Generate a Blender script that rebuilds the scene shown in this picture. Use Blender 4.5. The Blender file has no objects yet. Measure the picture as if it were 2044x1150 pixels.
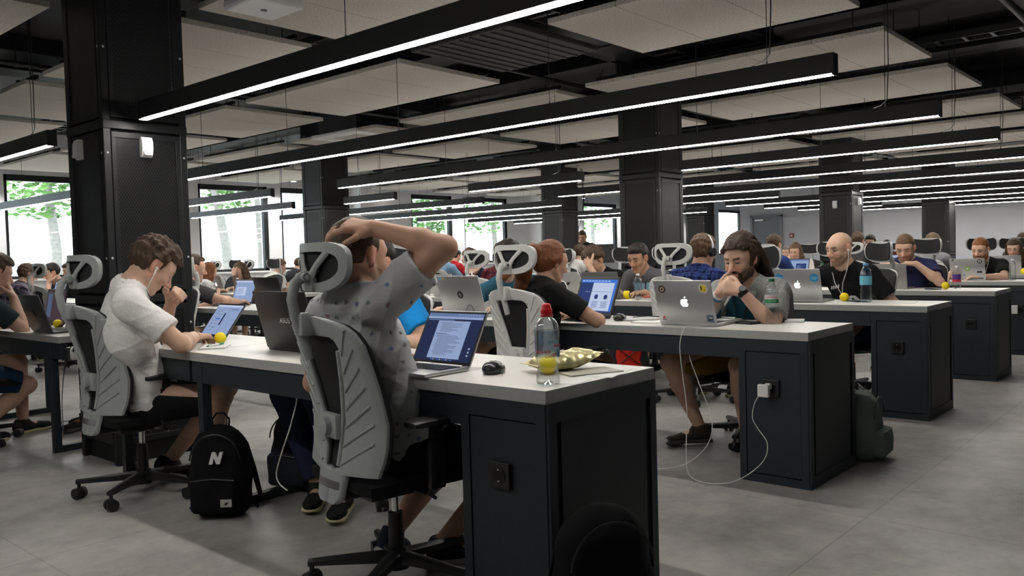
import bpy, bmesh, math, random
import numpy as np
from mathutils import Vector, Matrix
SC = bpy.context.scene
COL = SC.collection
PI = math.pi

# ------------------------------------------------------------------ camera, world, exposure
F_PX, YAW, PITCH, ROLL, CAM_H = 1665.4, 0.85002, -0.03832, -0.02748, 1.15
_cd = bpy.data.cameras.new('camera')
_cd.sensor_width = 36.0
_cd.lens = 36.0 * F_PX / 2044.0
_cd.clip_start, _cd.clip_end = 0.05, 200
CAM = bpy.data.objects.new('camera', _cd)
COL.objects.link(CAM)
_fw = Vector((math.sin(YAW) * math.cos(PITCH), math.cos(YAW) * math.cos(PITCH), math.sin(PITCH)))
_r0 = Vector((math.cos(YAW), -math.sin(YAW), 0))
_u0 = _r0.cross(_fw)
_r = _r0 * math.cos(ROLL) + _u0 * math.sin(ROLL)
_u = -_r0 * math.sin(ROLL) + _u0 * math.cos(ROLL)
_m = Matrix((_r, _u, -_fw)).transposed().to_4x4()
_m.translation = (0, 0, CAM_H)
CAM.matrix_world = _m
SC.camera = CAM

W = bpy.data.worlds.new('sky')
SC.world = W
W.use_nodes = True
_bg = W.node_tree.nodes['Background']
_bg.inputs[0].default_value = (0.90, 0.97, 1.0, 1)
_bg.inputs[1].default_value = 9.0
SC.view_settings.view_transform = 'Standard'
SC.view_settings.look = 'None'
SC.view_settings.exposure = 0.0
SC.view_settings.gamma = 1.0
SC.view_settings.use_curve_mapping = False
LED_POWER = 68.0

# ------------------------------------------------------------------ materials
MATS = {}
def mat(name, col=(0.5, 0.5, 0.5), rough=0.5, metal=0.0, spec=0.5, noise=None, bump=None, trans=0, ior=1.45, emit=None, coat=0, alpha=1):
    if name in MATS: return MATS[name]
    m = bpy.data.materials.new(name); m.use_nodes = True
    nt = m.node_tree; b = nt.nodes['Principled BSDF']
    b.inputs['Base Color'].default_value = (*col, 1)
    b.inputs['Roughness'].default_value = rough
    b.inputs['Metallic'].default_value = metal
    b.inputs['Specular IOR Level'].default_value = spec
    b.inputs['Transmission Weight'].default_value = trans
    b.inputs['IOR'].default_value = ior
    b.inputs['Coat Weight'].default_value = coat
    if emit:
        b.inputs['Emission Color'].default_value = (*emit[0], 1)
        b.inputs['Emission Strength'].default_value = emit[1]
    tc = None
    if noise or bump:
        tc = nt.nodes.new('ShaderNodeTexCoord')
    if noise:
        sc, amt, det = noise
        n = nt.nodes.new('ShaderNodeTexNoise'); n.inputs['Scale'].default_value = sc; n.inputs['Detail'].default_value = det
        nt.links.new(tc.outputs['Object'], n.inputs['Vector'])
        mr = nt.nodes.new('ShaderNodeMapRange')
        mr.inputs['From Min'].default_value = 0.3; mr.inputs['From Max'].default_value = 0.7
        mr.inputs['To Min'].default_value = 1 - amt; mr.inputs['To Max'].default_value = 1 + amt
        nt.links.new(n.outputs['Fac'], mr.inputs['Value'])
        mx = nt.nodes.new('ShaderNodeVectorMath'); mx.operation = 'SCALE'
        mx.inputs[0].default_value = col
        nt.links.new(mr.outputs[0], mx.inputs['Scale'])
        nt.links.new(mx.outputs[0], b.inputs['Base Color'])
    if bump:
        sc, st = bump
        n = nt.nodes.new('ShaderNodeTexNoise'); n.inputs['Scale'].default_value = sc; n.inputs['Detail'].default_value = 4
        nt.links.new(tc.outputs['Object'], n.inputs['Vector'])
        bp = nt.nodes.new('ShaderNodeBump'); bp.inputs['Strength'].default_value = st; bp.inputs['Distance'].default_value = 0.01
        nt.links.new(n.outputs['Fac'], bp.inputs['Height'])
        nt.links.new(bp.outputs[0], b.inputs['Normal'])
    MATS[name] = m
    return m

def nodes_of(m): return m.node_tree, m.node_tree.nodes['Principled BSDF']

M_BLACK = mat('black_steel', (0.0055, 0.0065, 0.008), 0.45, noise=(30, .12, 3))
M_DARK = mat('dark_paint', (0.004, 0.004, 0.005), 0.6)
M_DUCT = mat('duct_paint', (0.009, 0.009, 0.011), 0.5)
M_CAB = mat('cabinet_grey', (0.018, 0.0235, 0.030), 0.5, noise=(60, .08, 2), bump=(300, .05))
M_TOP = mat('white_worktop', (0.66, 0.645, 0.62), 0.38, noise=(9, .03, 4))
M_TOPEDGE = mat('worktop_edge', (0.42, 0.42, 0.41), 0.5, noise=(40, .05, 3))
M_WALL = mat('white_wall', (0.76, 0.76, 0.77), 0.8, noise=(3, .03, 3))
M_GREYWALL = mat('grey_wall', (0.68, 0.69, 0.74), 0.85, noise=(2, .03, 3))
M_DOOR = mat('door_grey', (0.25, 0.28, 0.32), 0.6)
M_PANEL = mat('acoustic_felt', (0.50, 0.465, 0.42), 0.95, spec=0.1, noise=(95, .30, 6), bump=(250, .5))
M_LAMP = mat('lamp_black', (0.016, 0.017, 0.019), 0.4)
M_CHAIRG = mat('chair_grey_plastic', (0.33, 0.35, 0.345), 0.42, noise=(50, .03, 2))
M_CHAIRW = mat('chair_white_plastic', (0.62, 0.62, 0.61), 0.42, noise=(50, .03, 2))
M_MESH = mat('chair_black_mesh', (0.012, 0.012, 0.014), 0.75)
M_FAB = mat('chair_black_fabric', (0.010, 0.010, 0.011), 0.9, spec=.2, bump=(400, .3))
M_PLAS = mat('black_plastic', (0.014, 0.014, 0.015), 0.4)
M_CHROME = mat('chrome', (0.75, 0.75, 0.76), 0.14, 1.0)
M_ALU = mat('aluminium', (0.62, 0.62, 0.63), 0.38, 0.85)
M_SPACE = mat('space_grey_aluminium', (0.20, 0.20, 0.21), 0.4, 0.8)
M_WHITE = mat('white_plastic', (0.78, 0.78, 0.77), 0.4)
M_YEL = mat('yellow_rubber', (0.86, 0.66, 0.005), 0.45)
M_KEYS = mat('keyboard_black', (0.02, 0.02, 0.022), 0.5)
M_PAPER = mat('paper', (0.75, 0.75, 0.74), 0.8)
M_CABLE = mat('white_cable', (0.72, 0.72, 0.70), 0.5)
M_BCABLE = mat('black_cable', (0.01, 0.01, 0.01), 0.6)
def emis(name, col, st):
    if name in MATS: return MATS[name]
    m = bpy.data.materials.new(name); m.use_nodes = True
    nt = m.node_tree; nt.nodes.remove(nt.nodes['Principled BSDF'])
    e = nt.nodes.new('ShaderNodeEmission'); e.inputs[0].default_value = (*col, 1); e.inputs[1].default_value = st
    nt.links.new(e.outputs[0], nt.nodes['Material Output'].inputs[0])
    MATS[name] = m
    return m
M_LED = emis('led_diffuser', (1.0, 0.965, 0.90), LED_POWER)
M_LEDUP = emis('led_uplight', (1.0, 0.965, 0.90), LED_POWER * .14)

def floor_mat():
    m = mat('polished_concrete', (0.2, 0.2, 0.2), 0.36, spec=0.45)
    nt, b = nodes_of(m)
    tc = nt.nodes.new('ShaderNodeTexCoord')
    n1 = nt.nodes.new('ShaderNodeTexNoise'); n1.inputs['Scale'].default_value = 0.9; n1.inputs['Detail'].default_value = 8; n1.inputs['Roughness'].default_value = .62
    n2 = nt.nodes.new('ShaderNodeTexNoise'); n2.inputs['Scale'].default_value = 6; n2.inputs['Detail'].default_value = 10; n2.inputs['Roughness'].default_value = .7
    n3 = nt.nodes.new('ShaderNodeTexNoise'); n3.inputs['Scale'].default_value = 2.2; n3.inputs['Detail'].default_value = 6; n3.inputs['Distortion'].default_value = .4
    for n in (n1, n2, n3): nt.links.new(tc.outputs['Object'], n.inputs['Vector'])
    a = nt.nodes.new('ShaderNodeMath'); a.operation = 'MULTIPLY_ADD'; a.inputs[1].default_value = .55
    nt.links.new(n2.outputs['Fac'], a.inputs[0]); nt.links.new(n1.outputs['Fac'], a.inputs[2])
    r = nt.nodes.new('ShaderNodeValToRGB')
    r.color_ramp.elements[0].position = .52; r.color_ramp.elements[0].color = (0.165, 0.155, 0.15, 1)
    r.color_ramp.elements[1].position = 1.0; r.color_ramp.elements[1].color = (0.47, 0.45, 0.435, 1)
    nt.links.new(a.outputs[0], r.inputs[0])
    bt = nt.nodes.new('ShaderNodeTexBrick'); bt.inputs['Scale'].default_value = 1.0
    bt.inputs['Brick Width'].default_value = 1.2; bt.inputs['Row Height'].default_value = 1.2; bt.offset = 0
    bt.inputs['Mortar Size'].default_value = .006; bt.inputs['Mortar Smooth'].default_value = .6
    bt.inputs['Color1'].default_value = (1, 1, 1, 1); bt.inputs['Color2'].default_value = (.90, .90, .90, 1); bt.inputs['Mortar'].default_value = (.70, .70, .70, 1)
    nt.links.new(tc.outputs['Object'], bt.inputs['Vector'])
    mx = nt.nodes.new('ShaderNodeMix'); mx.data_type = 'RGBA'; mx.blend_type = 'MULTIPLY'; mx.inputs[0].default_value = .8
    nt.links.new(r.outputs[0], mx.inputs[6]); nt.links.new(bt.outputs['Color'], mx.inputs[7])
    nt.links.new(mx.outputs[2], b.inputs['Base Color'])
    mr = nt.nodes.new('ShaderNodeMapRange'); mr.inputs['To Min'].default_value = .38; mr.inputs['To Max'].default_value = .6
    mr.inputs['From Min'].default_value = .35; mr.inputs['From Max'].default_value = .65
    nt.links.new(n3.outputs['Fac'], mr.inputs['Value']); nt.links.new(mr.outputs[0], b.inputs['Roughness'])
    return m
M_FLOOR = floor_mat()

def mesh_panel_mat():
    m = mat('expanded_metal', (0.012, 0.012, 0.013), 0.42, 0.3)
    nt, b = nodes_of(m)
    tc = nt.nodes.new('ShaderNodeTexCoord')
    sx = nt.nodes.new('ShaderNodeSeparateXYZ'); nt.links.new(tc.outputs['Object'], sx.inputs[0])
    ad = nt.nodes.new('ShaderNodeMath'); nt.links.new(sx.outputs[0], ad.inputs[0]); nt.links.new(sx.outputs[1], ad.inputs[1])
    waves = []
    for s in (1, -1):
        c = nt.nodes.new('ShaderNodeMath'); c.operation = 'MULTIPLY_ADD'; c.inputs[1].default_value = .62 * s
        nt.links.new(sx.outputs[2], c.inputs[0]); nt.links.new(ad.outputs[0], c.inputs[2])
        k = nt.nodes.new('ShaderNodeMath'); k.operation = 'MULTIPLY'; k.inputs[1].default_value = 2 * PI / 0.017
        nt.links.new(c.outputs[0], k.inputs[0])
        w = nt.nodes.new('ShaderNodeMath'); w.operation = 'SINE'; nt.links.new(k.outputs[0], w.inputs[0]); waves.append(w)
    mm = nt.nodes.new('ShaderNodeMath'); mm.operation = 'MAXIMUM'
    nt.links.new(waves[0].outputs[0], mm.inputs[0]); nt.links.new(waves[1].outputs[0], mm.inputs[1])
    r = nt.nodes.new('ShaderNodeMapRange'); r.inputs['From Min'].default_value = .55; r.inputs['From Max'].default_value = .85
    nt.links.new(mm.outputs[0], r.inputs['Value'])
    mx = nt.nodes.new('ShaderNodeMix'); mx.data_type = 'RGBA'
    mx.inputs[6].default_value = (0.0025, 0.0025, 0.003, 1); mx.inputs[7].default_value = (0.021, 0.021, 0.024, 1)
    nt.links.new(r.outputs[0], mx.inputs[0]); nt.links.new(mx.outputs[2], b.inputs['Base Color'])
    bp = nt.nodes.new('ShaderNodeBump'); bp.inputs['Strength'].default_value = .7; bp.inputs['Distance'].default_value = .003
    nt.links.new(r.outputs[0], bp.inputs['Height']); nt.links.new(bp.outputs[0], b.inputs['Normal'])
    return m
M_EXP = mesh_panel_mat()

def glass_mat():
    m = bpy.data.materials.new('window_glass'); m.use_nodes = True
    nt = m.node_tree; nt.nodes.remove(nt.nodes['Principled BSDF'])
    t = nt.nodes.new('ShaderNodeBsdfTransparent'); t.inputs[0].default_value = (.96, .985, .98, 1)
    g = nt.nodes.new('ShaderNodeBsdfGlossy'); g.inputs['Roughness'].default_value = .02
    mx = nt.nodes.new('ShaderNodeMixShader'); mx.inputs[0].default_value = .06
    nt.links.new(t.outputs[0], mx.inputs[1]); nt.links.new(g.outputs[0], mx.inputs[2])
    nt.links.new(mx.outputs[0], nt.nodes['Material Output'].inputs[0])
    return m
M_GLASS = glass_mat()

def clear_mat(name, tint, mix=.82, rough=.03):
    """thin clear plastic of a bottle: mostly see-through, with a glossy skin that is stronger at grazing angles"""
    m = bpy.data.materials.new(name); m.use_nodes = True
    nt = m.node_tree; nt.nodes.remove(nt.nodes['Principled BSDF'])
    t = nt.nodes.new('ShaderNodeBsdfRefraction'); t.inputs[0].default_value = (*tint, 1); t.inputs['IOR'].default_value = 1.12; t.inputs['Roughness'].default_value = .0
    t2 = nt.nodes.new('ShaderNodeBsdfTransparent'); t2.inputs[0].default_value = (*tint, 1)
    m0 = nt.nodes.new('ShaderNodeMixShader'); m0.inputs[0].default_value = .78
    nt.links.new(t.outputs[0], m0.inputs[1]); nt.links.new(t2.outputs[0], m0.inputs[2])
    g = nt.nodes.new('ShaderNodeBsdfGlossy'); g.inputs['Roughness'].default_value = .06
    lw = nt.nodes.new('ShaderNodeLayerWeight'); lw.inputs[0].default_value = .25
    mr = nt.nodes.new('ShaderNodeMapRange'); mr.inputs['To Min'].default_value = .06; mr.inputs['To Max'].default_value = .75
    nt.links.new(lw.outputs['Facing'], mr.inputs['Value'])
    mx = nt.nodes.new('ShaderNodeMixShader')
    nt.links.new(mr.outputs[0], mx.inputs[0])
    nt.links.new(m0.outputs[0], mx.inputs[1]); nt.links.new(g.outputs[0], mx.inputs[2])
    nt.links.new(mx.outputs[0], nt.nodes['Material Output'].inputs[0])
    return m
M_PET = clear_mat('clear_bottle_plastic', (.93, .96, .97))
M_PETB = clear_mat('blue_bottle_plastic', (.85, .95, 1.0))

# ------------------------------------------------------------------ mesh helpers
class MB:
    def __init__(s): s.bm = bmesh.new(); s.mi = 0
    def _new(s, geom, M=None):
        vs = [g for g in geom if isinstance(g, bmesh.types.BMVert)]
        if M is not None: bmesh.ops.transform(s.bm, matrix=M, verts=vs)
        fs = set()
        for v in vs: fs.update(v.link_faces)
        for f in fs: f.material_index = s.mi
        return vs
    def box(s, c, d, rz=0, bev=0, R=None):
        g = bmesh.ops.create_cube(s.bm, size=1)['verts']
        bmesh.ops.scale(s.bm, vec=d, verts=g)
        M = Matrix.Translation(c) @ (R.to_4x4() if R is not None else Matrix.Rotation(rz, 4, 'Z'))
        bmesh.ops.transform(s.bm, matrix=M, verts=g)
        fs = set(f for v in g for f in v.link_faces)
        for f in fs: f.material_index = s.mi
        if bev:
            es = list(set(e for v in g for e in v.link_edges))
            r = bmesh.ops.bevel(s.bm, geom=es, offset=bev, segments=2, profile=.5, affect='EDGES')
            for f in r['faces']: f.material_index = s.mi
        return s
    def cyl(s, a, b, r0, r1=None, seg=14):
        a, b = Vector(a), Vector(b); r1 = r0 if r1 is None else r1
        d = b - a
        g = bmesh.ops.create_cone(s.bm, cap_ends=True, segments=seg, radius1=r0, radius2=r1, depth=d.length)['verts']
        M = Matrix.Translation((a + b) / 2) @ d.to_track_quat('Z', 'Y').to_matrix().to_4x4()
        s._new(g, M); return s
    def sph(s, c, r, sc=(1, 1, 1), seg=16, R=None):
        g = bmesh.ops.create_uvsphere(s.bm, u_segments=seg, v_segments=max(6, seg // 2), radius=r)['verts']
        bmesh.ops.scale(s.bm, vec=sc, verts=g)
        M = Matrix.Translation(c)
        if R is not None: M = M @ R.to_4x4()
        s._new(g, M); return s
    def tube(s, pts, r, seg=8, flat=1.0, up=(0, 0, 1)):
        pts = [Vector(p) for p in pts]; n = len(pts); rings = []
        up = Vector(up); a = None
        for i, p in enumerate(pts):
            t = (pts[min(i + 1, n - 1)] - pts[max(i - 1, 0)]).normalized()
            if a is None:
                a = up.cross(t)
                if a.length < .15: a = Vector((0, 1, 0)).cross(t) if abs(t.y) < .9 else Vector((1, 0, 0)).cross(t)
            else: a = a - t * a.dot(t)
            a = a.normalized(); b = t.cross(a)
            rr = r[i] if isinstance(r, (list, tuple)) else r
            rings.append([s.bm.verts.new(p + a * (rr * math.cos(2 * PI * k / seg)) + b * (rr * flat * math.sin(2 * PI * k / seg))) for k in range(seg)])
        for i in range(n - 1):
            for k in range(seg):
                f = s.bm.faces.new((rings[i][k], rings[i][(k + 1) % seg], rings[i + 1][(k + 1) % seg], rings[i + 1][k])); f.material_index = s.mi
        for ring, rev in ((rings[0], True), (rings[-1], False)):
            f = s.bm.faces.new(ring[::-1] if rev else ring); f.material_index = s.mi
        return s
    def lathe(s, prof, o=(0, 0, 0), seg=24, shape=None):
        rings = []
        for (r, z) in prof:
            if r < 1e-5: rings.append([s.bm.verts.new((o[0], o[1], o[2] + z))])
            else:
                ring = []
                for k in range(seg):
                    a = 2 * PI * k / seg
                    q = r * (shape(a, z) if shape else 1)
                    ring.append(s.bm.verts.new((o[0] + q * math.cos(a), o[1] + q * math.sin(a), o[2] + z)))
                rings.append(ring)
        for A, B in zip(rings[:-1], rings[1:]):
            for k in range(seg):
                q = [A[k % len(A)], A[(k + 1) % len(A)], B[(k + 1) % len(B)], B[k % len(B)]]
                u = []
                for v in q:
                    if v not in u: u.append(v)
                if len(u) > 2:
                    f = s.bm.faces.new(u); f.material_index = s.mi
        return s
    def prism(s, poly, t, M=Matrix.Identity(4), z0=0):
        """2D outline in the local XY plane, thickness t along local Z from z0"""
        a = [s.bm.verts.new(M @ Vector((x, y, z0))) for x, y in poly]
        b = [s.bm.verts.new(M @ Vector((x, y, z0 + t))) for x, y in poly]
        n = len(poly)
        f = s.bm.faces.new(b); f.material_index = s.mi
        f = s.bm.faces.new(a[::-1]); f.material_index = s.mi
        for i in range(n):
            f = s.bm.faces.new((a[i], a[(i + 1) % n], b[(i + 1) % n], b[i])); f.material_index = s.mi
        return s
    def slab(s, A, B):
        """closed slab between two grids of points A[i][j] and B[i][j]"""
        n, m = len(A), len(A[0])
        va = [[s.bm.verts.new(p) for p in r] for r in A]; vb = [[s.bm.verts.new(p) for p in r] for r in B]
        def q(*v):
            try:
                f = s.bm.faces.new(v); f.material_index = s.mi
            except ValueError: pass
        for i in range(n - 1):
            for j in range(m - 1):
                q(va[i][j], va[i][j + 1], va[i + 1][j + 1], va[i + 1][j]); q(vb[i][j], vb[i + 1][j], vb[i + 1][j + 1], vb[i][j + 1])
            q(va[i][0], va[i + 1][0], vb[i + 1][0], vb[i][0]); q(va[i][m - 1], vb[i][m - 1], vb[i + 1][m - 1], va[i + 1][m - 1])
        for j in range(m - 1):
            q(va[0][j], vb[0][j], vb[0][j + 1], va[0][j + 1]); q(va[n - 1][j], va[n - 1][j + 1], vb[n - 1][j + 1], vb[n - 1][j])
        return s
    def mesh(s, name, mats, smooth=None):
        bmesh.ops.recalc_face_normals(s.bm, faces=s.bm.faces)
        me = bpy.data.meshes.new(name); s.bm.to_mesh(me); s.bm.free()
        for m in (mats if isinstance(mats, (list, tuple)) else [mats]): me.materials.append(m)
        if smooth is not None:
            me.shade_smooth(); me.set_sharp_from_angle(angle=math.radians(smooth))
        return me

def link(name, data, parent=None, loc=(0, 0, 0), rz=0):
    o = bpy.data.objects.new(name, data); COL.objects.link(o)
    o.location = loc; o.rotation_euler = (0, 0, rz)
    if parent: o.parent = parent
    return o
def part(name, mb, mats, parent=None, smooth=None, label=None):
    me = mb.mesh(name, mats, smooth) if isinstance(mb, MB) else mb
    o = link(name, me, parent)
    if label: o['label'] = label
    return o
def tag(o, label, cat, group=None):
    o['label'] = label; o['category'] = cat
    if group: o['group'] = group
    return o
def thing(name, label, cat, loc=(0, 0, 0), rz=0, group=None):
    return tag(link(name, None, None, loc, rz), label, cat, group)
def struct(o): o['kind'] = 'structure'; return o
def copy_tree(o, parent=None):
    c = o.copy(); COL.objects.link(c)
    if parent: c.parent = parent
    for ch in list(o.children): copy_tree(ch, c)
    return c
ORD = ['first', 'second', 'third', 'fourth', 'fifth', 'sixth', 'seventh', 'eighth', 'ninth', 'tenth', 'eleventh']
# ------------------------------------------------------------------ room shell
YW, XB = 16.0, 21.7
def plane_box(name, lo, hi, m):
    mb = MB(); mb.box([(a + b) / 2 for a, b in zip(lo, hi)], [b - a for a, b in zip(lo, hi)])
    return struct(part(name, mb, m))
plane_box('floor', (-4, -4, -.2), (34.2, YW + .3, 0), M_FLOOR)
plane_box('ceiling', (-4, -4, 3.55), (34.2, YW + .3, 3.75), M_DARK)
plane_box('wall_back', (XB, -4, 0), (XB + .2, 10.55, 3.55), M_GREYWALL)
plane_box('wall_far', (34, 10.5, 0), (34.2, YW + .3, 3.55), M_GREYWALL)
plane_box('wall_return', (XB + .2, 10.35, 0), (34, 10.55, 3.55), M_GREYWALL)
plane_box('wall_right', (-4, -4.2, 0), (XB + .2, -4, 3.55), M_GREYWALL)
plane_box('wall_near', (-4.2, -4, 0), (-4, YW + .3, 3.55), M_WALL)
WIN = [(1.4, 3.4), (5.08, 7.0), (8.62, 10.23), (10.56, 12.2), (14.4, 15.86), (16.32, 18.1), (21.8, 23.7), (24.4, 26.2), (28.4, 30.4), (31.0, 33.0)]
SILL, HEAD = 0.98, 2.80
mb = MB()
xs = [-4] + [v for w in WIN for v in w] + [34]
for a, b in zip(xs[0::2], xs[1::2]): mb.box(((a + b) / 2, YW + .15, 1.775), (b - a, .3, 3.55))
for a, b in WIN:
    mb.box(((a + b) / 2, YW + .15, SILL / 2), (b - a, .3, SILL)); mb.box(((a + b) / 2, YW + .15, (HEAD + 3.55) / 2), (b - a, .3, 3.55 - HEAD))
for a, b, d in ((12.5, 13.1, .35), (19.0, 19.9, .5), (7.3, 7.9, .2), (4.2, 4.8, .2)): mb.box(((a + b) / 2, YW - d / 2, 1.775), (b - a, d, 3.55))
struct(part('wall_window_side', mb, M_WALL))
for i, (a, b) in enumerate(WIN):
    mb = MB(); t = .055; y = YW + .07
    cx, cz = (a + b) / 2, (SILL + HEAD) / 2
    mb.box((cx, y, SILL + t / 2), (b - a, .09, t)); mb.box((cx, y, HEAD - t), (b - a, .09, 2 * t))
    for x in (a + t / 2, b - t / 2 - .02): mb.box((x, y, cz), (t if x == a + t / 2 else t + .04, .09, HEAD - SILL))
    f = struct(part('window_%d' % i, mb, M_BLACK))
    mb = MB(); mb.box((cx, y + .02, cz), (b - a - .06, .008, HEAD - SILL - .06)); part('glass_pane', mb, M_GLASS, f)
    mb = MB(); mb.box((cx, YW - .06, SILL - .02), (b - a + .1, .16, .04), bev=.006); part('window_sill', mb, M_WHITE, f)
    # white blind box at the head of the opening
# door in the back wall with its closer
mb = MB(); mb.box((XB - .012, 9.77, 1.01), (.03, .78, 2.02)); d = struct(part('door_1', mb, M_DOOR))
mb = MB()
for y in (9.35, 10.19): mb.box((XB - .03, y, 1.03), (.08, .06, 2.06))
mb.box((XB - .03, 9.77, 2.05), (.08, .90, .06)); part('door_frame', mb, mat('door_frame_grey', (.33, .35, .38), .6), d)
mb = MB(); mb.box((XB - .07, 9.95, 1.94), (.06, .25, .06), bev=.01); mb.tube([(XB - .09, 9.95, 1.91), (XB - .2, 9.8, 1.91), (XB - .06, 9.65, 1.94)], .008); part('door_closer', mb, M_ALU, d)
mb = MB(); mb.cyl((XB - .03, 9.46, 1.02), (XB - .08, 9.46, 1.02), .012); mb.box((XB - .085, 9.52, 1.02), (.02, .13, .02), bev=.006); part('door_handle', mb, M_CHROME, d)
t = thing('fire_call_point', 'small red fire call point on the grey back wall beside the door', 'alarm', (XB, 9.07, 1.49))
mb = MB(); mb.box((-.02, 0, 0), (.04, .12, .12), bev=.012); part('housing', mb, mat('alarm_red', (.30, .02, .03), .4), t)
mb = MB(); mb.box((-.042, 0, 0), (.008, .06, .05)); part('press_plate', mb, M_WHITE, t)
mb = MB(); mb.box((XB - .008, 3.2, .05), (.016, 14.4, .1)); struct(part('baseboard_back', mb, M_DARK))

# ------------------------------------------------------------------ columns clad in expanded metal
def column(x, y, label):
    w = .50; t = struct(link('column', None, None, (x, y, 0))); t['label'] = label; t['category'] = 'column'
    ZB = 1.955
    mb = MB(); mb.box((w / 2, w / 2, 1.775), (w - .07, w - .07, 3.55)); part('column_core', mb, M_DARK, t)
    p = .045
    for i, (cx, cy) in enumerate(((p / 2, p / 2), (w - p / 2, p / 2), (p / 2, w - p / 2), (w - p / 2, w - p / 2))):
        mb = MB(); mb.box((cx, cy, 1.775), (p, p, 3.55), bev=.005); part('corner_post', mb, M_BLACK, t)
    for (cx, cy, dx, dy) in ((w / 2, .012, w - 2 * p, .02), (.012, w / 2, .02, w - 2 * p), (w / 2, w - .012, w - 2 * p, .02), (w - .012, w / 2, .02, w - 2 * p)):
        for z0, z1 in ((.12, .92), (1.0, ZB - .03), (ZB + .05, 3.5)):
            mb = MB(); mb.box((cx, cy, (z0 + z1) / 2), (dx, dy, z1 - z0)); pn = part('mesh_panel', mb, M_EXP, t)
            mb = MB(); b = .035; ex = .012 if dx > dy else 0; ey = 0 if dx > dy else .012
            for z in (z0 + b / 2, z1 - b / 2): mb.box((cx, cy, z), (dx + .001, dy + ey + .008, b) if dy > dx else (dx + .001, dy + .012, b), bev=.003)
            for s in (-1, 1):
                if dx > dy: mb.box((cx + s * (dx / 2 - .014), cy, (z0 + z1) / 2), (.028, dy + .010, z1 - z0), bev=.003)
                else: mb.box((cx, cy + s * (dy / 2 - .014), (z0 + z1) / 2), (dx + .010, .028, z1 - z0), bev=.003)
            part('panel_frame', mb, M_BLACK, pn)
        mb = MB(); mb.box((cx, cy, ZB + .01), (dx + .09 if dx > dy else dx + .012, dy + .09 if dy > dx else dy + .012, .05), bev=.004)
        mb.box((cx, cy, .96), (dx + (.02 if dx > dy else .006), dy + (.02 if dy > dx else .006), .05), bev=.004)
        part('band', mb, M_BLACK, t)
    mb = MB()
    for z in (1.8, 1.2, .8, 2.4):
        for cx, cy, ax in ((p / 2, -.001, 1), (w - p / 2, -.001, 1), (-.001, p / 2, 0)):
            mb.sph((cx, cy, z), .007, (1, .6, 1) if ax else (.6, 1, 1), 8)
    b = part('bolt', mb, M_ALU, t); b['kind'] = 'stuff'
    return t
COLS = [(2.06, 4.86, 'black mesh-clad column behind the person in the white T-shirt, with two white motion sensors'),
        (7.66, 4.63, 'black mesh-clad column behind the dark-haired person in the grey printed T-shirt'),
        (12.91, 4.46, 'black mesh-clad column behind the bald person in front of the grey back wall'),
        (17.98, 4.35, 'black mesh-clad column furthest right in front of the grey back wall'),
        (7.56, 10.37, 'black column near the windows, behind the raised hand of the person in grey'),
        (12.44, 9.62, 'black column behind the red-haired person, in front of the far windows'),
        (18.0, 9.66, 'far black column just behind the right edge of the middle column')]
for c in COLS: column(*c)

def motion_sensor(loc, rz, label):
    t = thing('motion_sensor', label, 'sensor', loc, rz, None)
    mb = MB(); poly = [(-.018, -.058), (.004, -.058), (.016, -.045), (.026, -.01), (.024, .035), (.012, .058), (-.018, .058)]
    M = Matrix(((0, 0, 1, -.032), (-1, 0, 0, 0), (0, 1, 0, 0), (0, 0, 0, 1)))
    mb.prism(poly, .064, M); me = part('housing', mb, M_WHITE, t, 30)
    mb = MB(); mb.box((0, -.0235, -.026), (.05, .006, .046), bev=.008, R=Matrix.Rotation(math.radians(-16), 3, 'X')); part('lens', mb, mat('sensor_lens', (.82, .82, .80), .55), t)
    return t
motion_sensor((2.30, 4.85, 1.845), 0, 'white motion sensor high on the right face of the nearest column')
motion_sensor((2.05, 5.17, 1.845), -PI / 2, 'white motion sensor in shade on the left face of the nearest column')
motion_sensor((12.9, 4.71, 1.80), -PI / 2, 'pale motion sensor on the left face of the column behind the bald person')
motion_sensor((13.2, 4.45, 1.84), 0, 'lit white motion sensor on the right face of the column behind the bald person')

# ------------------------------------------------------------------ ceiling services
def duct(name, lo, hi, label, cat='duct', m=M_DUCT):
    mb = MB(); mb.box([(a + b) / 2 for a, b in zip(lo, hi)], [b - a for a, b in zip(lo, hi)], bev=.01)
    L = [b - a for a, b in zip(lo, hi)]; ax = 0 if L[0] > L[1] else 1
    n = max(2, int(L[ax] / 1.4))
    for k in range(n + 1):
        c = [(a + b) / 2 for a, b in zip(lo, hi)]; c[ax] = lo[ax] + L[ax] * k / n
        d = [l + .03 for l in L]; d[ax] = .03; mb.box(c, d)
    t = tag(part(name, mb, m), label, cat); return t
duct('ventilation_duct', (-1, 4.15, 3.03), (21, 4.6, 3.22), 'long black ventilation duct under the ceiling running over the nearest column to the back')
duct('ventilation_duct', (2.25, -3, 3.05), (2.7, 4.0, 3.22), 'black ventilation duct crossing between the first two rows of ceiling panels')
duct('ventilation_duct', (-1, 8.05, 3.05), (21, 8.45, 3.2), 'long black ventilation duct halfway to the windows under the ceiling')
duct('ventilation_duct', (6.2, -3, 3.28), (6.6, 15, 3.5), 'black duct between the third and fourth rows of ceiling panels')
duct('ventilation_duct', (10.2, -3, 3.28), (10.6, 15, 3.5), 'black duct between the fifth and sixth rows of ceiling panels')
def beam(lo, hi):
    mb = MB(); mb.box([(a + b) / 2 for a, b in zip(lo, hi)], [b - a for a, b in zip(lo, hi)])
    struct(part('trim_beam', mb, M_DARK))
for y in (4.85, 9.7, -.2): beam((-4, y, 3.25), (XB, y + .4, 3.56))
for x in (2.1, 7.7, 12.9, 18.0): beam((x, -4, 3.25), (x + .4, YW, 3.56))
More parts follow.
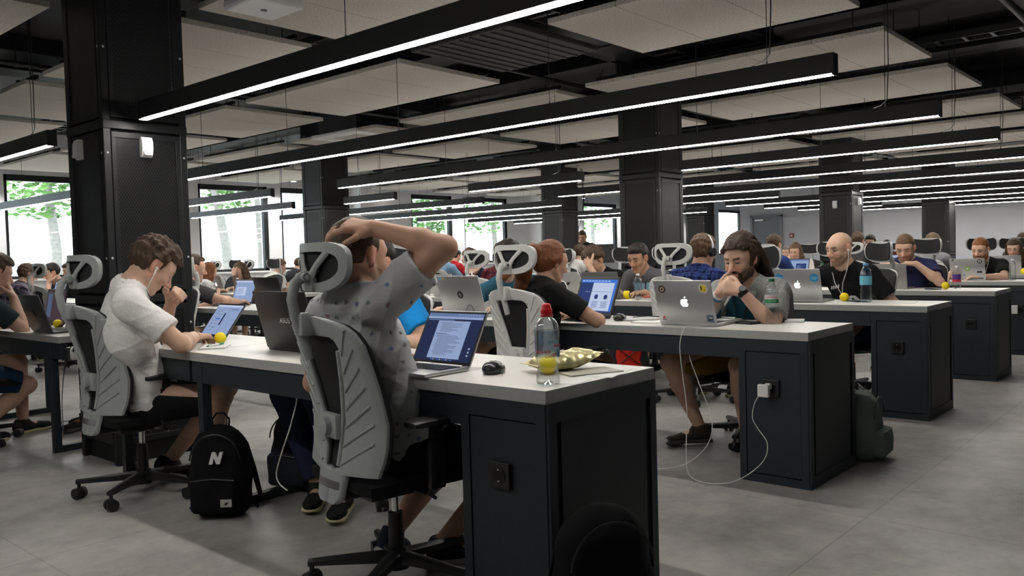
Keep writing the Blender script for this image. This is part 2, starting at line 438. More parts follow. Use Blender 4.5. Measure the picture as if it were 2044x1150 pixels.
def pipe(a, b, r, label, extra=()):
    mb = MB(); a, b = Vector(a), Vector(b)
    mb.cyl(a, b, r, seg=12); n = max(2, int((b - a).length / 1.6))
    for k in range(1, n):
        p = a.lerp(b, k / n); mb.cyl(p, (p.x, p.y, min(3.2, p.z + .2)), .006, seg=6); mb.sph(p, r * 1.35, seg=8)
    tag(part('pipe', mb, M_DUCT, None, 40), label, 'pipe')
pipe((3.0, 1.35, 2.96), (20, 1.35, 2.96), .028, 'black pipe running away along the right ends of the ceiling panels')
pipe((3.0, .7, 3.08), (20, .7, 3.08), .045, 'thicker black pipe in the upper right corner beyond the ceiling panels')
pipe((3.0, .2, 3.0), (20, .2, 3.0), .06, 'outermost black pipe at the upper right corner of the ceiling')
pipe((2.8, 5.42, 2.97), (21, 5.42, 2.97), .018, 'thin dark pipe above the gap in the ceiling panels')
pipe((1.0, 7.95, 2.92), (21, 7.95, 2.92), .022, 'thin dark pipe above the far ends of the near panels')
def cable_tray(lo, hi, label):
    mb = MB(); ax = 0 if hi[0] - lo[0] > hi[1] - lo[1] else 1; z = lo[2]; L = hi[ax] - lo[ax]; o = 1 - ax
    for e in (lo[o], hi[o]):
        c = [0, 0, z + .03]; c[ax] = (lo[ax] + hi[ax]) / 2; c[o] = e; d = [0, 0, .06]; d[ax] = L; d[o] = .012; mb.box(c, d)
    n = int(L / .22)
    for k in range(n + 1):
        c = [0, 0, z + .006]; c[ax] = lo[ax] + L * k / n; c[o] = (lo[o] + hi[o]) / 2; d = [0, 0, .012]; d[ax] = .03; d[o] = hi[o] - lo[o]; mb.box(c, d)
    t = tag(part('cable_tray', mb, mat('tray_steel', (.035, .035, .036), .5, .4)), label, 'cable tray')
cable_tray((3.0, .92, 3.12), (20, 1.17, 3.12), 'perforated black cable tray along the right ends of the ceiling panels')
cable_tray((-1, 3.85, 2.95), (20, 4.1, 2.95), 'black cable tray over the gap between the ceiling panels')
cable_tray((4.25, -3, 2.98), (4.5, 15, 2.98), 'black cable tray between the second and third rows of ceiling panels')
cable_tray((8.3, -3, 2.98), (8.5, 15, 2.98), 'black cable tray between the fourth and fifth rows of ceiling panels')
cable_tray((12.2, -3, 2.98), (12.4, 15, 2.98), 'black cable tray between the sixth and seventh rows of ceiling panels')
# expanded metal deck over the right-hand aisle
mb = MB(); mb.box((11.5, .2, 3.24), (17, 2.6, .02)); tag(part('mesh_ceiling_deck', mb, mat('deck_mesh', (.05, .048, .044), .7, noise=(120, .5, 2))), 'dark expanded-metal ceiling sheet above the right-hand aisle', 'ceiling sheet')

# ------------------------------------------------------------------ acoustic ceiling panels
ZP = 2.80
ROWX = [(.85, 2.12), (2.80, 3.93), (4.74, 6.0), (6.78, 8.08), (8.6, 9.95), (10.78, 12.02), (12.55, 13.85), (14.5, 15.8), (16.45, 17.6), (18.4, 19.7)]
SEG = {0: [(2.0, 3.7), (5.68, 7.9)], 1: [(1.2, 3.2), (3.3, 5.1), (5.45, 7.75)], 2: [(2.0, 3.76), (5.35, 7.75)]}
DEF = [(2.08, 4.92), (5.28, 7.7)]
FAR = [(8.15, 9.95), (10.3, 12.6), (12.9, 15.3)]
SEGN = ['nearest the right aisle', 'above the middle of the desks', 'beyond the gap', 'in the far block', 'in the far block before the windows', 'beside the windows']
def panel(x0, x1, y0, y1, label):
    t = thing('ceiling_panel', label, 'ceiling panel', ((x0 + x1) / 2, (y0 + y1) / 2, ZP), 0, 'acoustic ceiling panels')
    w, l = x1 - x0, y1 - y0
    mb = MB(); n = max(1, round(l / .6))
    for k in range(n):
        a = -l / 2 + l * k / n; b = -l / 2 + l * (k + 1) / n
        mb.box((0, (a + b) / 2, .02), (w, b - a - .004, .04), bev=.004)
    part('felt_board', mb, M_PANEL, t)
    mb = MB()
    for y in (-l * .35, 0, l * .35): mb.box((0, y, .06), (w * .96, .04, .03))
    for x in (-w * .4, w * .4): mb.box((x, 0, .085), (.03, l * .96, .03))
    part('carrier_rail', mb, M_DUCT, t)
    for x in (-w * .4, w * .4):
        for y in (-l * .4, l * .4):
            mb = MB(); mb.cyl((x, y, .08), (x, y, .75), .004, seg=6); part('hanger_rod', mb, M_DUCT, t)
for r, (x0, x1) in enumerate(ROWX):
    segs = list(SEG.get(r, DEF)) + FAR
    for k, (y0, y1) in enumerate(segs):
        far = k >= len(segs) - 3
        if far: pos = ['first panel past the gap towards the windows', 'second panel past the gap towards the windows', 'panel beside the window wall'][k - len(segs) + 3]
        else:
            nn = len(segs) - 3
            pos = 'panel at the right-hand end' if k == 0 else ('middle panel' if nn == 3 and k == 1 else 'second panel from the right-hand end' if nn == 2 else 'third panel from the right-hand end')
        panel(x0, x1, y0, y1, 'beige acoustic ceiling board, %s ceiling row from the camera, %s' % (ORD[r], pos))

# ------------------------------------------------------------------ air-conditioning cassettes and ceiling boxes
def cassette(x, y, z, m, label, w=.95):
    t = thing('ceiling_cassette', label, 'air conditioner', (x, y, z))
    mb = MB(); h = w / 2
    for s in (-1, 1): mb.box((0, s * (h - .08), .02), (w, .16, .05), bev=.012); mb.box((s * (h - .08), 0, .02), (.16, w - .32, .05), bev=.012)
    part('outer_frame', mb, m, t)
    mb = MB(); mb.box((0, 0, .03), (w - .34, w - .34, .03)); part('intake_grille', mb, mat('grille_' + m.name, tuple(c * .5 for c in m.node_tree.nodes['Principled BSDF'].inputs['Base Color'].default_value[:3]), .7), t)
    for k in range(4):
        a = k * PI / 2; R = Matrix.Rotation(a, 3, 'Z')
        mb = MB(); mb.box(R @ Vector((0, h - .1, -.004)), (w * .62, .06, .012), rz=a); part('air_flap', mb, m, t)
    mb = MB(); mb.box((0, 0, .2), (w * .85, w * .85, .28)); part('unit_body', mb, M_DUCT, t)
cassette(7.2, 8.95, 2.79, M_WHITE, 'white ceiling air-conditioning cassette above the middle of the far desks')
cassette(2.05, 8.9, 2.79, M_WHITE, 'white ceiling air-conditioning cassette at the left edge behind the nearest column')
cassette(6.9, 3.6, 3.0, M_DUCT, 'dark square ceiling cassette in the gap between panels above the centre')
mb = MB(); mb.box((5.35, 4.7, 2.9), (1.15, 1.1, .05), bev=.01)
for k in range(9): mb.box((5.35, 4.25 + k * .112, 2.87), (1.1, .02, .012))
tag(part('ceiling_grille', mb, mat('grille_dark', (.028, .027, .026), .8)), 'dark ribbed square ceiling grille between panels beyond the nearest lamp', 'ceiling grille')
t = thing('ceiling_box', 'white square ceiling box hanging under the panel left of the nearest lamp', 'access point', (2.98, 4.62, 2.80))
mb = MB(); mb.box((0, 0, -.035), (.36, .36, .07), bev=.02); part('housing', mb, mat('white_box', (.62, .62, .62), .5), t)
mb = MB(); mb.cyl((0, 0, -.07), (0, 0, -.074), .02); part('status_lens', mb, M_PLAS, t)

# ------------------------------------------------------------------ linear pendant lamps
ZL = 1.99
def lamp(x, y0, y1, label, top=1.03):
    L = y1 - y0; cy = (y0 + y1) / 2
    t = thing('linear_pendant_lamp', label, 'lamp', (x, cy, ZL), 0, 'linear pendant lamps over the desk rows')
    mb = MB(); mb.box((0, 0, .055), (.058, L, .10)); mb.box((0, L / 2 - .004, .05), (.062, .01, .106)); mb.box((0, -L / 2 + .004, .05), (.062, .01, .106))
    part('housing', mb, M_LAMP, t)
    mb = MB(); mb.box((0, 0, .003), (.034, L - .03, .006)); part('diffuser', mb, M_LED, t)
    mb = MB(); h_ = L / 2 - .02; mb.bm.faces.new([mb.bm.verts.new(v) for v in ((-.02, -h_, .1056), (.02, -h_, .1056), (.02, h_, .1056), (-.02, h_, .1056))]); part('uplight_diffuser', mb, M_LEDUP, t)
    n = max(2, round(L / 1.6) + 1)
    for k in range(n):
        y = -L / 2 + .35 + (L - .7) * k / (n - 1)
        mb = MB(); mb.cyl((0, y, .10), (0, y, .125), .008, .003, 8); mb.cyl((0, y, .12), (0, y, top), .0022, seg=5); part('suspension_wire', mb, M_DUCT, t)
    mb = MB(); e = -L / 2 + .33
    mb.tube([(.0, e + .12, .105), (.012, e + .05, .125), (.012, e + .01, .16), (.012, e, .4), (.014, e + .004, .9), (.012, e, 1.03)], .0035, 6); part('power_cable', mb, M_BCABLE, t)
LX = [2.255, 4.14, 6.02, 7.77, 9.62, 11.4, 13.15, 14.85, 16.55, 18.3, 20.0]
for r, x in enumerate(LX):
    if r % 3 == 0:
        lamp(x, 1.50 if r else 1.0, 4.77 if r == 0 else 4.42, 'black linear LED lamp over the %s desk row, section right of the column' % ORD[r])
        lamp(x, 5.7 if r else 6.12, 7.5 if r else 7.9, 'black linear LED lamp over the %s desk row, short section left of the column' % ORD[r], 1.56 if r == 9 else 1.03)
    else:
        lamp(x, 1.50, 7.92 if r < 4 else 7.5, 'black linear LED lamp over the %s desk row, long near section' % ORD[r])
lamp(.40, 1.50, 4.75, 'black linear LED lamp over the desk row behind the camera')
FARL = {1: (8.75, 14.3), 2: (9.3, 14.4), 3: (8.95, 10.1), 4: (9.0, 14.6), 5: (8.8, 14.4), 6: (10.3, 14.4), 7: (8.8, 14.4), 8: (8.8, 14.4)}
for r, (a, b) in FARL.items():
    lamp(LX[r], a, b, 'black linear LED lamp over the %s desk row, far section towards the windows' % ORD[r])
lamp(7.62, 11.2, 14.4, 'black linear LED lamp over the fourth desk row, far section beyond the window column')

# ------------------------------------------------------------------ outside the windows
mb = MB(); mb.box((15, 30, -.45), (80, 27.4, .1)); struct(part('ground_outside', mb, mat('pavement', (.55, .54, .52), .9, noise=(2, .1, 4))))
t = thing('building_outside', 'pale rendered building facade seen outside through the windows', 'building', (15, 27, -.4))
mb = MB(); mb.box((0, .5, 4), (60, 1, 8)); part('facade', mb, mat('pale_render', (.62, .66, .70), .9, noise=(.8, .06, 4)), t)
for x in range(-27, 28, 6):
    mb = MB(); mb.box((x, -.03, 4.0), (1.6, .12, 2.0)); w_ = part('window', mb, mat('facade_window', (.25, .29, .33), .2), t)
mb = MB(); mb.box((0, -.2, .75), (60, .5, 1.5)); part('plinth', mb, mat('stone_plinth', (.42, .41, .38), .9, noise=(3, .25, 6)), t)
rnd = random.Random(4)
M_BARK = mat('bark', (.20, .19, .18), .9, noise=(14, .2, 6)); M_LEAF = mat('leaf_green', (.085, .19, .045), .7, noise=(3, .4, 3))
def tree(x, y, pts, r, lo, hi, crown, label, n=900):
    t = thing('tree', label, 'tree', (x, y, -.4))
    mb = MB(); mb.tube(pts, r, 10)
    part('trunk', mb, M_BARK, t, 60)
    if crown:
        mb = MB()
        for k in range(n):
            a = rnd.random() * 2 * PI; rr = crown * math.sqrt(rnd.random()); z = lo + (hi - lo) * rnd.random()
            p = Vector((rr * math.cos(a), rr * math.sin(a) * .7, z)); q = Matrix.Rotation(rnd.random() * 6, 3, 'Z') @ Matrix.Rotation(rnd.random() * 3, 3, 'X')
            s = .07 + .07 * rnd.random()
            vs = [mb.bm.verts.new(p + q @ Vector(v)) for v in ((-s, 0, 0), (0, -s * .45, .02), (s, 0, 0), (0, s * .45, .02))]
            mb.bm.faces.new(vs)
        o = part('foliage', mb, M_LEAF, t); o['kind'] = 'stuff'
tree(7.3, 20.0, [(0, 0, 0), (.05, 0, 2), (-.1, 0, 3.6), (.1, 0, 5)], [.13, .11, .09, .05], 2.7, 4.6, 1.0, 'slim leafy tree outside the leftmost window', 700)
tree(8.55, 20.5, [(0, 0, 0), (.02, 0, 3), (0, 0, 5)], [.06, .05, .04], 3, 4, 0, 'thin bare pole-like trunk outside the leftmost window', 0)
tree(11.6, 20.0, [(0, 0, 0), (-.1, 0, 2), (-.35, 0, 3.4), (-.7, 0, 5)], [.14, .12, .10, .07], 3.0, 4.8, .7, 'leaning pale trunk outside the second window, left of the pair', 500)
tree(12.75, 20.4, [(0, 0, 0), (.05, 0, 2), (-.02, 0, 3.4), (-.2, 0, 5)], [.12, .11, .09, .06], 3.2, 4.8, 0, 'pale upright trunk outside the second window, right of the pair', 350)
tree(18.2, 19.5, [(0, 0, 0), (.1, 0, 2), (.0, 0, 4)], [.1, .09, .05], 1.4, 4.3, 1.0, 'bushy green tree outside the window left of the black window post', 1500)
tree(21.6, 19.8, [(0, 0, 0), (.1, 0, 2), (.0, 0, 4)], [.1, .09, .05], 2.4, 4.3, 1.3, 'hanging green foliage outside the middle windows', 800)
tree(27.5, 19.8, [(0, 0, 0), (.1, 0, 2), (.0, 0, 4)], [.1, .09, .05], 2.5, 4.3, 1.2, 'thin tree outside the window beyond the far column', 250)
t = thing('lattice_pylon', 'grey lattice post outside the second window', 'post', (10.35, 20.6, -.4))
mb = MB()
for x in (-.17, .17): mb.box((x, 0, 3), (.07, .07, 6))
for k in range(16): mb.tube([(-.17, 0, .3 + k * .36), (.17, 0, .66 + k * .36)], .02, 5); mb.tube([(.17, 0, .3 + k * .36), (-.17, 0, .66 + k * .36)], .02, 5)
part('lattice', mb, mat('galvanised', (.4, .43, .45), .6, .2), t)

# ------------------------------------------------------------------ downlights: one for the pool on the pier, the rest added to brighten walls
DL = [('added to brighten the wall left of the first window', 4.5), ('added to brighten the wall between the first two windows', 7.8), ('added to brighten the second window pier', 10.4), ('over the white pier with the bright pool of light', 13.4), ('added to brighten the pier between the middle windows', 16.1), ('added to brighten the white pier behind the red-haired person', 18.7), ('added to brighten the pier left of the far windows', 20.8), ('added to brighten the far pier', 24.0), ('added to brighten the last pier', 27.4)]
for pos, x in DL:
    t = thing('downlight', 'small round ceiling downlight ' + pos, 'lamp', (x, 15.25, 2.86), 0, 'downlights along the window wall')
    mb = MB(); mb.lathe([(.062, 0), (.075, .004), (.075, .10), (0, .11)], seg=20); part('housing', mb, M_LAMP, t, 40)
    mb = MB(); mb.cyl((0, 0, .004), (0, 0, .010), .058, seg=20); part('diffuser', mb, M_LED, t)
    mb = MB(); mb.cyl((0, 0, .1), (0, 0, .7), .006, seg=6); part('hanger_rod', mb, M_DUCT, t)
    ld = bpy.data.lights.new('downlight_lamp', 'SPOT'); ld.energy = 190; ld.spot_size = math.radians(105); ld.spot_blend = .6; ld.shadow_soft_size = .05; ld.color = (1, .98, .95)
    lo = link('downlight_lamp', ld, t, (0, .0, -.01)); lo.rotation_euler = (math.radians(22), 0, 0)
mb = MB()
for k in range(3): mb.tube([(13.02 + .03 * k, 9.62, 2.95), (13.06 + .03 * k, 9.62, 2.6), (13.10 + .02 * k, 9.61, 2.3), (13.06 + .01 * k, 9.6, 2.0), (12.97, 9.62, 1.7), (12.95, 9.65, 1.6)], .005, 6)
tag(part('cable_bundle', mb, M_BCABLE, None, 60), 'black cables hanging down beside the far column left of the printed-T-shirt person', 'cable')
# ------------------------------------------------------------------ desks
DX, DW, DZ = [1.89 + 1.965 * i for i in range(10)], .60, .75
def socket(parent, x, y, z, rz):
    """recessed dark wall socket on a plate, facing local -X before rz"""
    R = Matrix.Rotation(rz, 3, 'Z'); T = lambda v: R @ Vector(v) + Vector((x, y, z))
    mb = MB(); mb.box(T((-.006, 0, 0)), (.012, .082, .082), rz=rz, bev=.003); p = part('socket_plate', mb, M_PLAS, parent)
    mb = MB(); a, b = T((-.014, 0, 0)), T((-.010, 0, 0)); mb.cyl(b, a, .026, seg=20); part('socket_well', mb, mat('socket_hole', (.002, .002, .002), .3), p)
    mb = MB()
    for s in (-1, 1): mb.cyl(T((-.0135, 0, s * .018)), T((-.017, 0, s * .018)), .003, seg=6)
    part('earth_contact', mb, M_ALU, p)
def desk(x0, y0, y1, label, cab=True, leg_y=(), z=DZ, sock=True, w=DW, seams=()):
    t = thing('desk', label, 'desk', (x0, y0, 0), 0, 'long white-topped desks')
    L = y1 - y0
    mb = MB(); cuts = [0] + [s - y0 for s in seams] + [L]
    for a, b in zip(cuts[:-1], cuts[1:]): mb.box((w / 2, (a + b) / 2, z - .02), (w, b - a - .002, .04))
    mb.bm.normal_update()
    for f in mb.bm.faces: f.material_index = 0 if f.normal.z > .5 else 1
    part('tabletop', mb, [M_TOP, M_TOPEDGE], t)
    ya = .36 if cab else .02
    for x in (.03, w - .03):
        mb = MB(); mb.box((x, (ya + L) / 2, z - .09), (.04, L - ya, .10)); part('apron_rail', mb, M_CAB, t)
    if cab:
        H = z - .04
        mb = MB(); mb.box((w / 2, .18, H / 2), (w - .05, .348, H - .002)); c = part('cabinet', mb, M_CAB, t)
        for s, xx in ((-1, .0125), (1, w - .0125)):
            mb = MB(); b = .035
            mb.box((xx, .005 + b / 2, H / 2), (.025, b, H)); mb.box((xx, .355 - b / 2, H / 2), (.025, b, H)); mb.box((xx, .18, H - .03), (.025, .35 - 2 * b, .06)); mb.box((xx, .18, .02), (.025, .35 - 2 * b, .04))
            part('cabinet_side_frame', mb, M_CAB, t)
            mb = MB(); mb.box((xx + s * -.003, .18, (H - .02) / 2), (.022, .35 - 2 * b - .006, H - .11)); part('access_door', mb, M_CAB, t)
        mb = MB(); b = .04
        mb.box((w / 2, .004, H / 2), (w - .05 - 2 * b, .014, H - .12)); part('end_panel', mb, M_CAB, t)
        mb = MB()
        for xx in (.025 + b / 2 - .024, w - .025 - b / 2 + .024): mb.box((xx, .004, H / 2), (b - .004, .02, H))
        mb.box((w / 2, .004, H - .03), (w - 2 * b, .02, .058)); mb.box((w / 2, .004, .03), (w - 2 * b, .02, .058)); part('end_frame', mb, M_CAB, t)
        if sock: socket(t, .0005, .185, .475, 0)
    for ly in leg_y:
        l = ly - y0; mb = MB()
        for x in (.03, w - .03): mb.box((x, l, (z - .04) / 2), (.045, .045, z - .04), bev=.003)
        mb.box((w / 2, l, .02), (w - .09, .045, .04)); mb.box((w / 2, l, z - .06), (w - .09, .045, .04)); part('leg_frame', mb, M_CAB, t)
    return t
desk(DX[0], 1.54, 3.648, 'white-topped desk nearest the camera with grey end cabinet, water bottle and open laptop', leg_y=(3.58,))
desk(DX[0], 3.652, 4.50, 'white-topped desk part under the laptop of the man in the white T-shirt', cab=False, leg_y=(4.40,))
desk(1.97, 5.40, 7.9, 'white-topped desk at the left edge beyond the nearest column', cab=False, leg_y=(5.58, 7.2), z=.735)
desk(DX[1], 1.54, 7.85, 'white-topped desk with the sticker-covered laptop and the plugged-in white charger', leg_y=(3.4, 5.4, 7.7), seams=(2.95, 4.36, 5.77))
desk(DX[2], 1.54, 7.85, 'white-topped desk of the bald man, third from the camera', leg_y=(3.4, 5.4, 7.7), seams=(2.95, 4.36, 5.77))
desk(DX[3], 1.54, 4.55, 'white-topped desk of the man resting his mouth on folded hands', leg_y=(3.4, 4.4), seams=(2.95,))
desk(DX[3], 5.3, 7.85, 'white-topped desk behind the black column in the middle of the picture', cab=False, leg_y=(5.5, 7.7))
desk(DX[4], 1.54, 7.85, 'white-topped desk at the right edge with a white adapter in its end cabinet', leg_y=(3.4, 5.4, 7.7), seams=(2.95, 4.36, 5.77))
for r in range(5, 10):
    if r in (6, 9):
        desk(DX[r], 1.54, 4.3, 'distant desk, %s row from the camera, part right of its column' % ORD[r], cab=False, leg_y=(1.7, 4.1))
        desk(DX[r], 5.1, 7.85, 'distant desk, %s row from the camera, part left of its column' % ORD[r], cab=False, leg_y=(5.3, 7.7))
    else: desk(DX[r], 1.54, 7.85, 'distant desk with white top, %s row from the camera' % ORD[r], cab=False, leg_y=(1.7, 7.7), seams=(2.95, 4.36, 5.77))
for r in range(1, 7):
    if r == 3: desk(DX[r] , 11.1, 14.4, 'far desk by the windows, fourth row from the camera', cab=False, leg_y=(11.3, 14.2))
    else: desk(DX[r], 8.8 if r != 5 else 10.4, 14.4, 'far desk by the windows, %s row from the camera' % ORD[r], cab=False, leg_y=(10.5, 14.2), seams=(11.6, 13.0))

# ------------------------------------------------------------------ mesh office chair (local +X is forward)
def interp(z, pts):
    if z <= pts[0][0]: return pts[0][1]
    for (a, va), (b, vb) in zip(pts[:-1], pts[1:]):
        if z <= b: return va + (vb - va) * (z - a) / (b - a)
    return pts[-1][1]
B_X = [(.34, -.250), (.42, -.236), (.52, -.218), (.62, -.215), (.74, -.236), (.86, -.266), (.97, -.300)]
B_O = [(.34, .045), (.36, .078), (.445, .09), (.450, .225), (.52, .243), (.60, .250), (.70, .244), (.80, .236), (.88, .228), (.925, .205), (.95, .165), (.965, .10), (.972, .03)]
B_H = [(.455, 0), (.459, .042), (.52, .046), (.60, .060), (.70, .084), (.80, .108), (.868, .122), (.892, .112), (.905, .09), (.908, 0)]
def bx(y, z): return interp(z, B_X) + .85 * y * y
def chair_parts():
    P = []
    # star base and casters
    mb = MB(); mb.cyl((0, 0, .055), (0, 0, .125), .045, .034, 18)
    for k in range(5):
        a = k * 2 * PI / 5 + math.radians(180 + 36); d = Vector((math.cos(a), math.sin(a), 0)); s = Vector((-d.y, d.x, 0)); A = []; B = []
        for u in (.02, .10, .2, .29, .312):
            w = .030 - .05 * u; zt = .118 - .085 * u ** 1.3; zb = zt - (.042 - .06 * u)
            A.append([d * u + s * v * w + Vector((0, 0, zt - .008 * v * v)) for v in (-1, -.5, 0, .5, 1)]); B.append([d * u + s * v * w * .9 + Vector((0, 0, zb)) for v in (-1, -.5, 0, .5, 1)])
        mb.slab(A, B)
    P.append(('star_base', mb.mesh('star_base', M_PLAS, 40), None))
    for k in range(5):
        a = k * 2 * PI / 5 + math.radians(180 + 36); d = Vector((math.cos(a), math.sin(a), 0)); s = Vector((-d.y, d.x, 0)) if k % 2 else Vector((-d.y, d.x, 0)) * .8 + d * .6
        mb = MB(); c = d * .30; mb.cyl(c + Vector((0, 0, .05)), c + Vector((0, 0, .088)), .009, seg=8)
        for q in (-1, 1): mb.cyl(c + s * (q * .008) + Vector((0, 0, .029)), c + s * (q * .027) + Vector((0, 0, .029)), .029, .027, 16)
        mb.cyl(c - s * .008 + Vector((0, 0, .035)), c + s * .008 + Vector((0, 0, .035)), .02, seg=12)
        P.append(('caster', mb.mesh('caster', M_PLAS, 40), None))
    mb = MB(); mb.cyl((0, 0, .12), (0, 0, .255), .028, .026, 18); P.append(('lift_cover', mb.mesh('lift_cover', M_PLAS, 40), None))
    mb = MB(); mb.cyl((0, 0, .25), (0, 0, .35), .0145, seg=16); mb.tube([(.02, -.03, .335), (.04, -.14, .345), (.04, -.2, .335)], .006, 6); P.append(('gas_lift', mb.mesh('gas_lift', M_CHROME, 40), None))
    mb = MB(); mb.box((-.02, 0, .352), (.24, .16, .05), bev=.012); mb.box((-.16, 0, .36), (.16, .08, .035), bev=.01); P.append(('tilt_mechanism', mb.mesh('tilt_mechanism', M_PLAS, 40), None))
    # seat cushion
    A, B = [], []
    for i in range(15):
        u = -1 + 2 * i / 14; x = .02 + .245 * u; A.append([]); B.append([])
        for j in range(15):
            v = -1 + 2 * j / 14; e = max(0, abs(u) ** 4 + abs(v) ** 4)
            w = .25 * (1 - .10 * (1 - u) * .5) * (1 - .06 * abs(u) ** 4); xx = .02 + .245 * u * (1 - .05 * v ** 4)
            zt = .442 - .03 * min(1, e * .75) - .02 * max(0, u - .5) ** 2 * 4 + .008 * v * v
            A[-1].append((xx, v * w, zt)); B[-1].append((xx, v * w * .97, .372 + .015 * min(1, e)))
    mb = MB(); mb.slab(A, B); P.append(('seat', mb.mesh('seat', M_FAB, 50), None))
    # backrest frame: two ribbed wings round an open middle, block below
    mb = MB(); Zs = [.345, .36, .38, .40, .42, .443, .4505, .456, .4595, .48, .50, .54, .58, .62, .66, .70, .74, .78, .82, .85, .868, .88, .892, .900, .905, .9085, .92, .935, .948, .958, .966, .972]
    for s in (1, -1):
        A, B = [], []
        for z in Zs:
            o, hh = interp(z, B_O), interp(z, B_H) if .455 < z < .908 else 0
            rowA, rowB = [], []
            for j in range(9):
                y = hh + (o - hh) * j / 8; e = min(1, (j / 8 * (1 - j / 8)) * 9)
                th = .010 + .008 * e
                rowA.append((bx(y, z) - th, s * y, z)); rowB.append((bx(y, z) + .002, s * y, z))
            A.append(rowA); B.append(rowB)
        mb.slab(A, B)
        for k in range(7):   # ribs
            za = .475 + k * .062; ya = interp(za, B_H) + .02; zb = za + .085; yb = interp(min(zb, .9), B_O) - .035
            pts = [(bx(ya + (yb - ya) * q, za + (zb - za) * q) - .0185, s * (ya + (yb - ya) * q), za + (zb - za) * q) for q in (0, .25, .5, .75, 1)]
            mb.tube(pts, .0045, 6)
    # inner rims of the opening
    for s in (1, -1):
        pts = [(bx(interp(z, B_H), z) - .012, s * interp(z, B_H), z) for z in (.47, .52, .58, .64, .70, .76, .82, .86)]
        mb.tube(pts, .009, 8)
    P.append(('backrest_frame', mb.mesh('backrest_frame', M_CHAIRG, 50), None))
    mb = MB(); mb.box((-.238, 0, .60), (.03, .115, .085), bev=.01); mb.cyl((-.245, 0, .60), (-.272, 0, .60), .034, .031, 20); mb.cyl((-.272, 0, .60), (-.276, 0, .60), .031, .02, 20); P.append(('lumbar_knob', mb.mesh('lumbar_knob', M_CHAIRG, 40), None))
    mb = MB(); A = [[(bx(y, z) - .0205, y, z) for y in (-.07, -.035, 0, .035, .07)] for z in (.395, .42)]; B = [[(bx(y, z) - .008, y, z) for y in (-.07, -.035, 0, .035, .07)] for z in (.395, .42)]; mb.slab(A, B)
    P.append(('chrome_strip', mb.mesh('chrome_strip', M_CHROME, 30), None))
    mb = MB(); A, B = [], []
    for z in [.45 + .52 * i / 20 for i in range(21)]:
        o = max(.03, interp(z, B_O) * 1.022) if z > .452 else .2; A.append([(bx(o * q, z) + .012 + .004 * (1 - q * q), o * q, z) for q in [-1 + k / 6 for k in range(13)]]); B.append([(bx(o * q, z) + .003, o * q, z) for q in [-1 + k / 6 for k in range(13)]])
    mb.slab(A, B); P.append(('backrest_mesh', mb.mesh('backrest_mesh', M_MESH, 50), None))
    # headrest
    hx = lambda y, z: -.285 + 1.9 * y * y + (.06 * max(0, (1.13 - z)))
    def ring(hw, hh, n, e=3.2):
        out = []
        for k in range(n):
            a = 2 * PI * k / n; c, s = math.cos(a), math.sin(a)
            r = (abs(c) ** e + abs(s) ** e) ** (-1 / e)
            y, z = hw * r * c, hh * r * s
            z += .012 * (abs(y) / .165) ** 2 * (1 if z > 0 else .3)
            y *= 1 - .10 * max(0, -z / .08)
            out.append((y, 1.13 + z))
        return out
    n = 48; o, i_ = ring(.165, .081, n), ring(.138, .052, n, 2.6); mb = MB(); ra, rb, rc_, rd = [], [], [], []
    V = lambda y, z, d: mb.bm.verts.new((hx(y, z) + d, y, z))
    for k in range(n):
        ra.append(V(*o[k], -.014)); rb.append(V(*o[k], .006)); rc_.append(V(*i_[k], -.016)); rd.append(V(*i_[k], .004))
    for k in range(n):
        q = (k + 1) % n
        for f in ((ra[k], ra[q], rc_[q], rc_[k]), (rb[q], rb[k], rd[k], rd[q]), (ra[q], ra[k], rb[k], rb[q]), (rc_[k], rc_[q], rd[q], rd[k])): mb.bm.faces.new(f)
    for s in (-1, 1): mb.tube([(hx(0, 1.10) - .018, s * .012, 1.092), (hx(.045 * s, 1.14) - .014, s * .045, 1.135), (hx(.10, 1.18) - .010, s * .092, 1.183)], [.017, .012, .014], 8, .7, (1, 0, 0))
    mb.box((hx(0, 1.085) - .012, 0, 1.075), (.024, .06, .05), bev=.008)
    P.append(('headrest_frame', mb.mesh('headrest_frame', M_CHAIRG, 45), None))
    mb = MB(); A, B = [], []
    for u in range(9):
        z = 1.13 + .066 * (-1 + u / 4); ww = .150 * (1 - .18 * abs(-1 + u / 4) ** 3)
        A.append([(hx(ww * q, z) + .016, ww * q, z + .012 * q * q) for q in [-1 + k / 6 for k in range(13)]]); B.append([(hx(ww * q, z) + .001, ww * q, z + .012 * q * q) for q in [-1 + k / 6 for k in range(13)]])
    mb.slab(A, B); P.append(('headrest_mesh', mb.mesh('headrest_mesh', M_MESH, 50), None))
    mb = MB(); mb.tube([(-.305, 0, .83), (-.325, 0, .90), (-.352, 0, .97), (-.362, 0, 1.03), (-.350, 0, 1.08), (-.322, 0, 1.10), (-.30, 0, 1.10)], [.017, .018, .019, .019, .019, .02, .02], 10, .75, (0, 1, 0))
    mb.box((-.322, 0, .945), (.05, .062, .075), bev=.008); mb.cyl((-.322, -.03, 1.10), (-.322, .03, 1.10), .014, seg=14)
    P.append(('headrest_post', mb.mesh('headrest_post', M_CHAIRG, 45), None))
    mb = MB()
    for s in (-1, 1): mb.cyl((-.322, s * .03, 1.10), (-.322, s * .033, 1.10), .007, seg=10)
    P.append(('pivot_screw', mb.mesh('pivot_screw', M_CHROME, 40), None))
    for s in (-1, 1):
        mb = MB(); mb.tube([(.0, s * .14, .365), (.0, s * .235, .37), (.0, s * .262, .40)], .02, 8, .6); mb.box((.0, s * .268, .475), (.062, .026, .17), bev=.008); mb.box((.0, s * .268, .575), (.045, .02, .07), bev=.005)
        P.append(('armrest', mb.mesh('armrest', M_PLAS, 40), ('armrest_pad', s)))
    return P
CH = chair_parts()
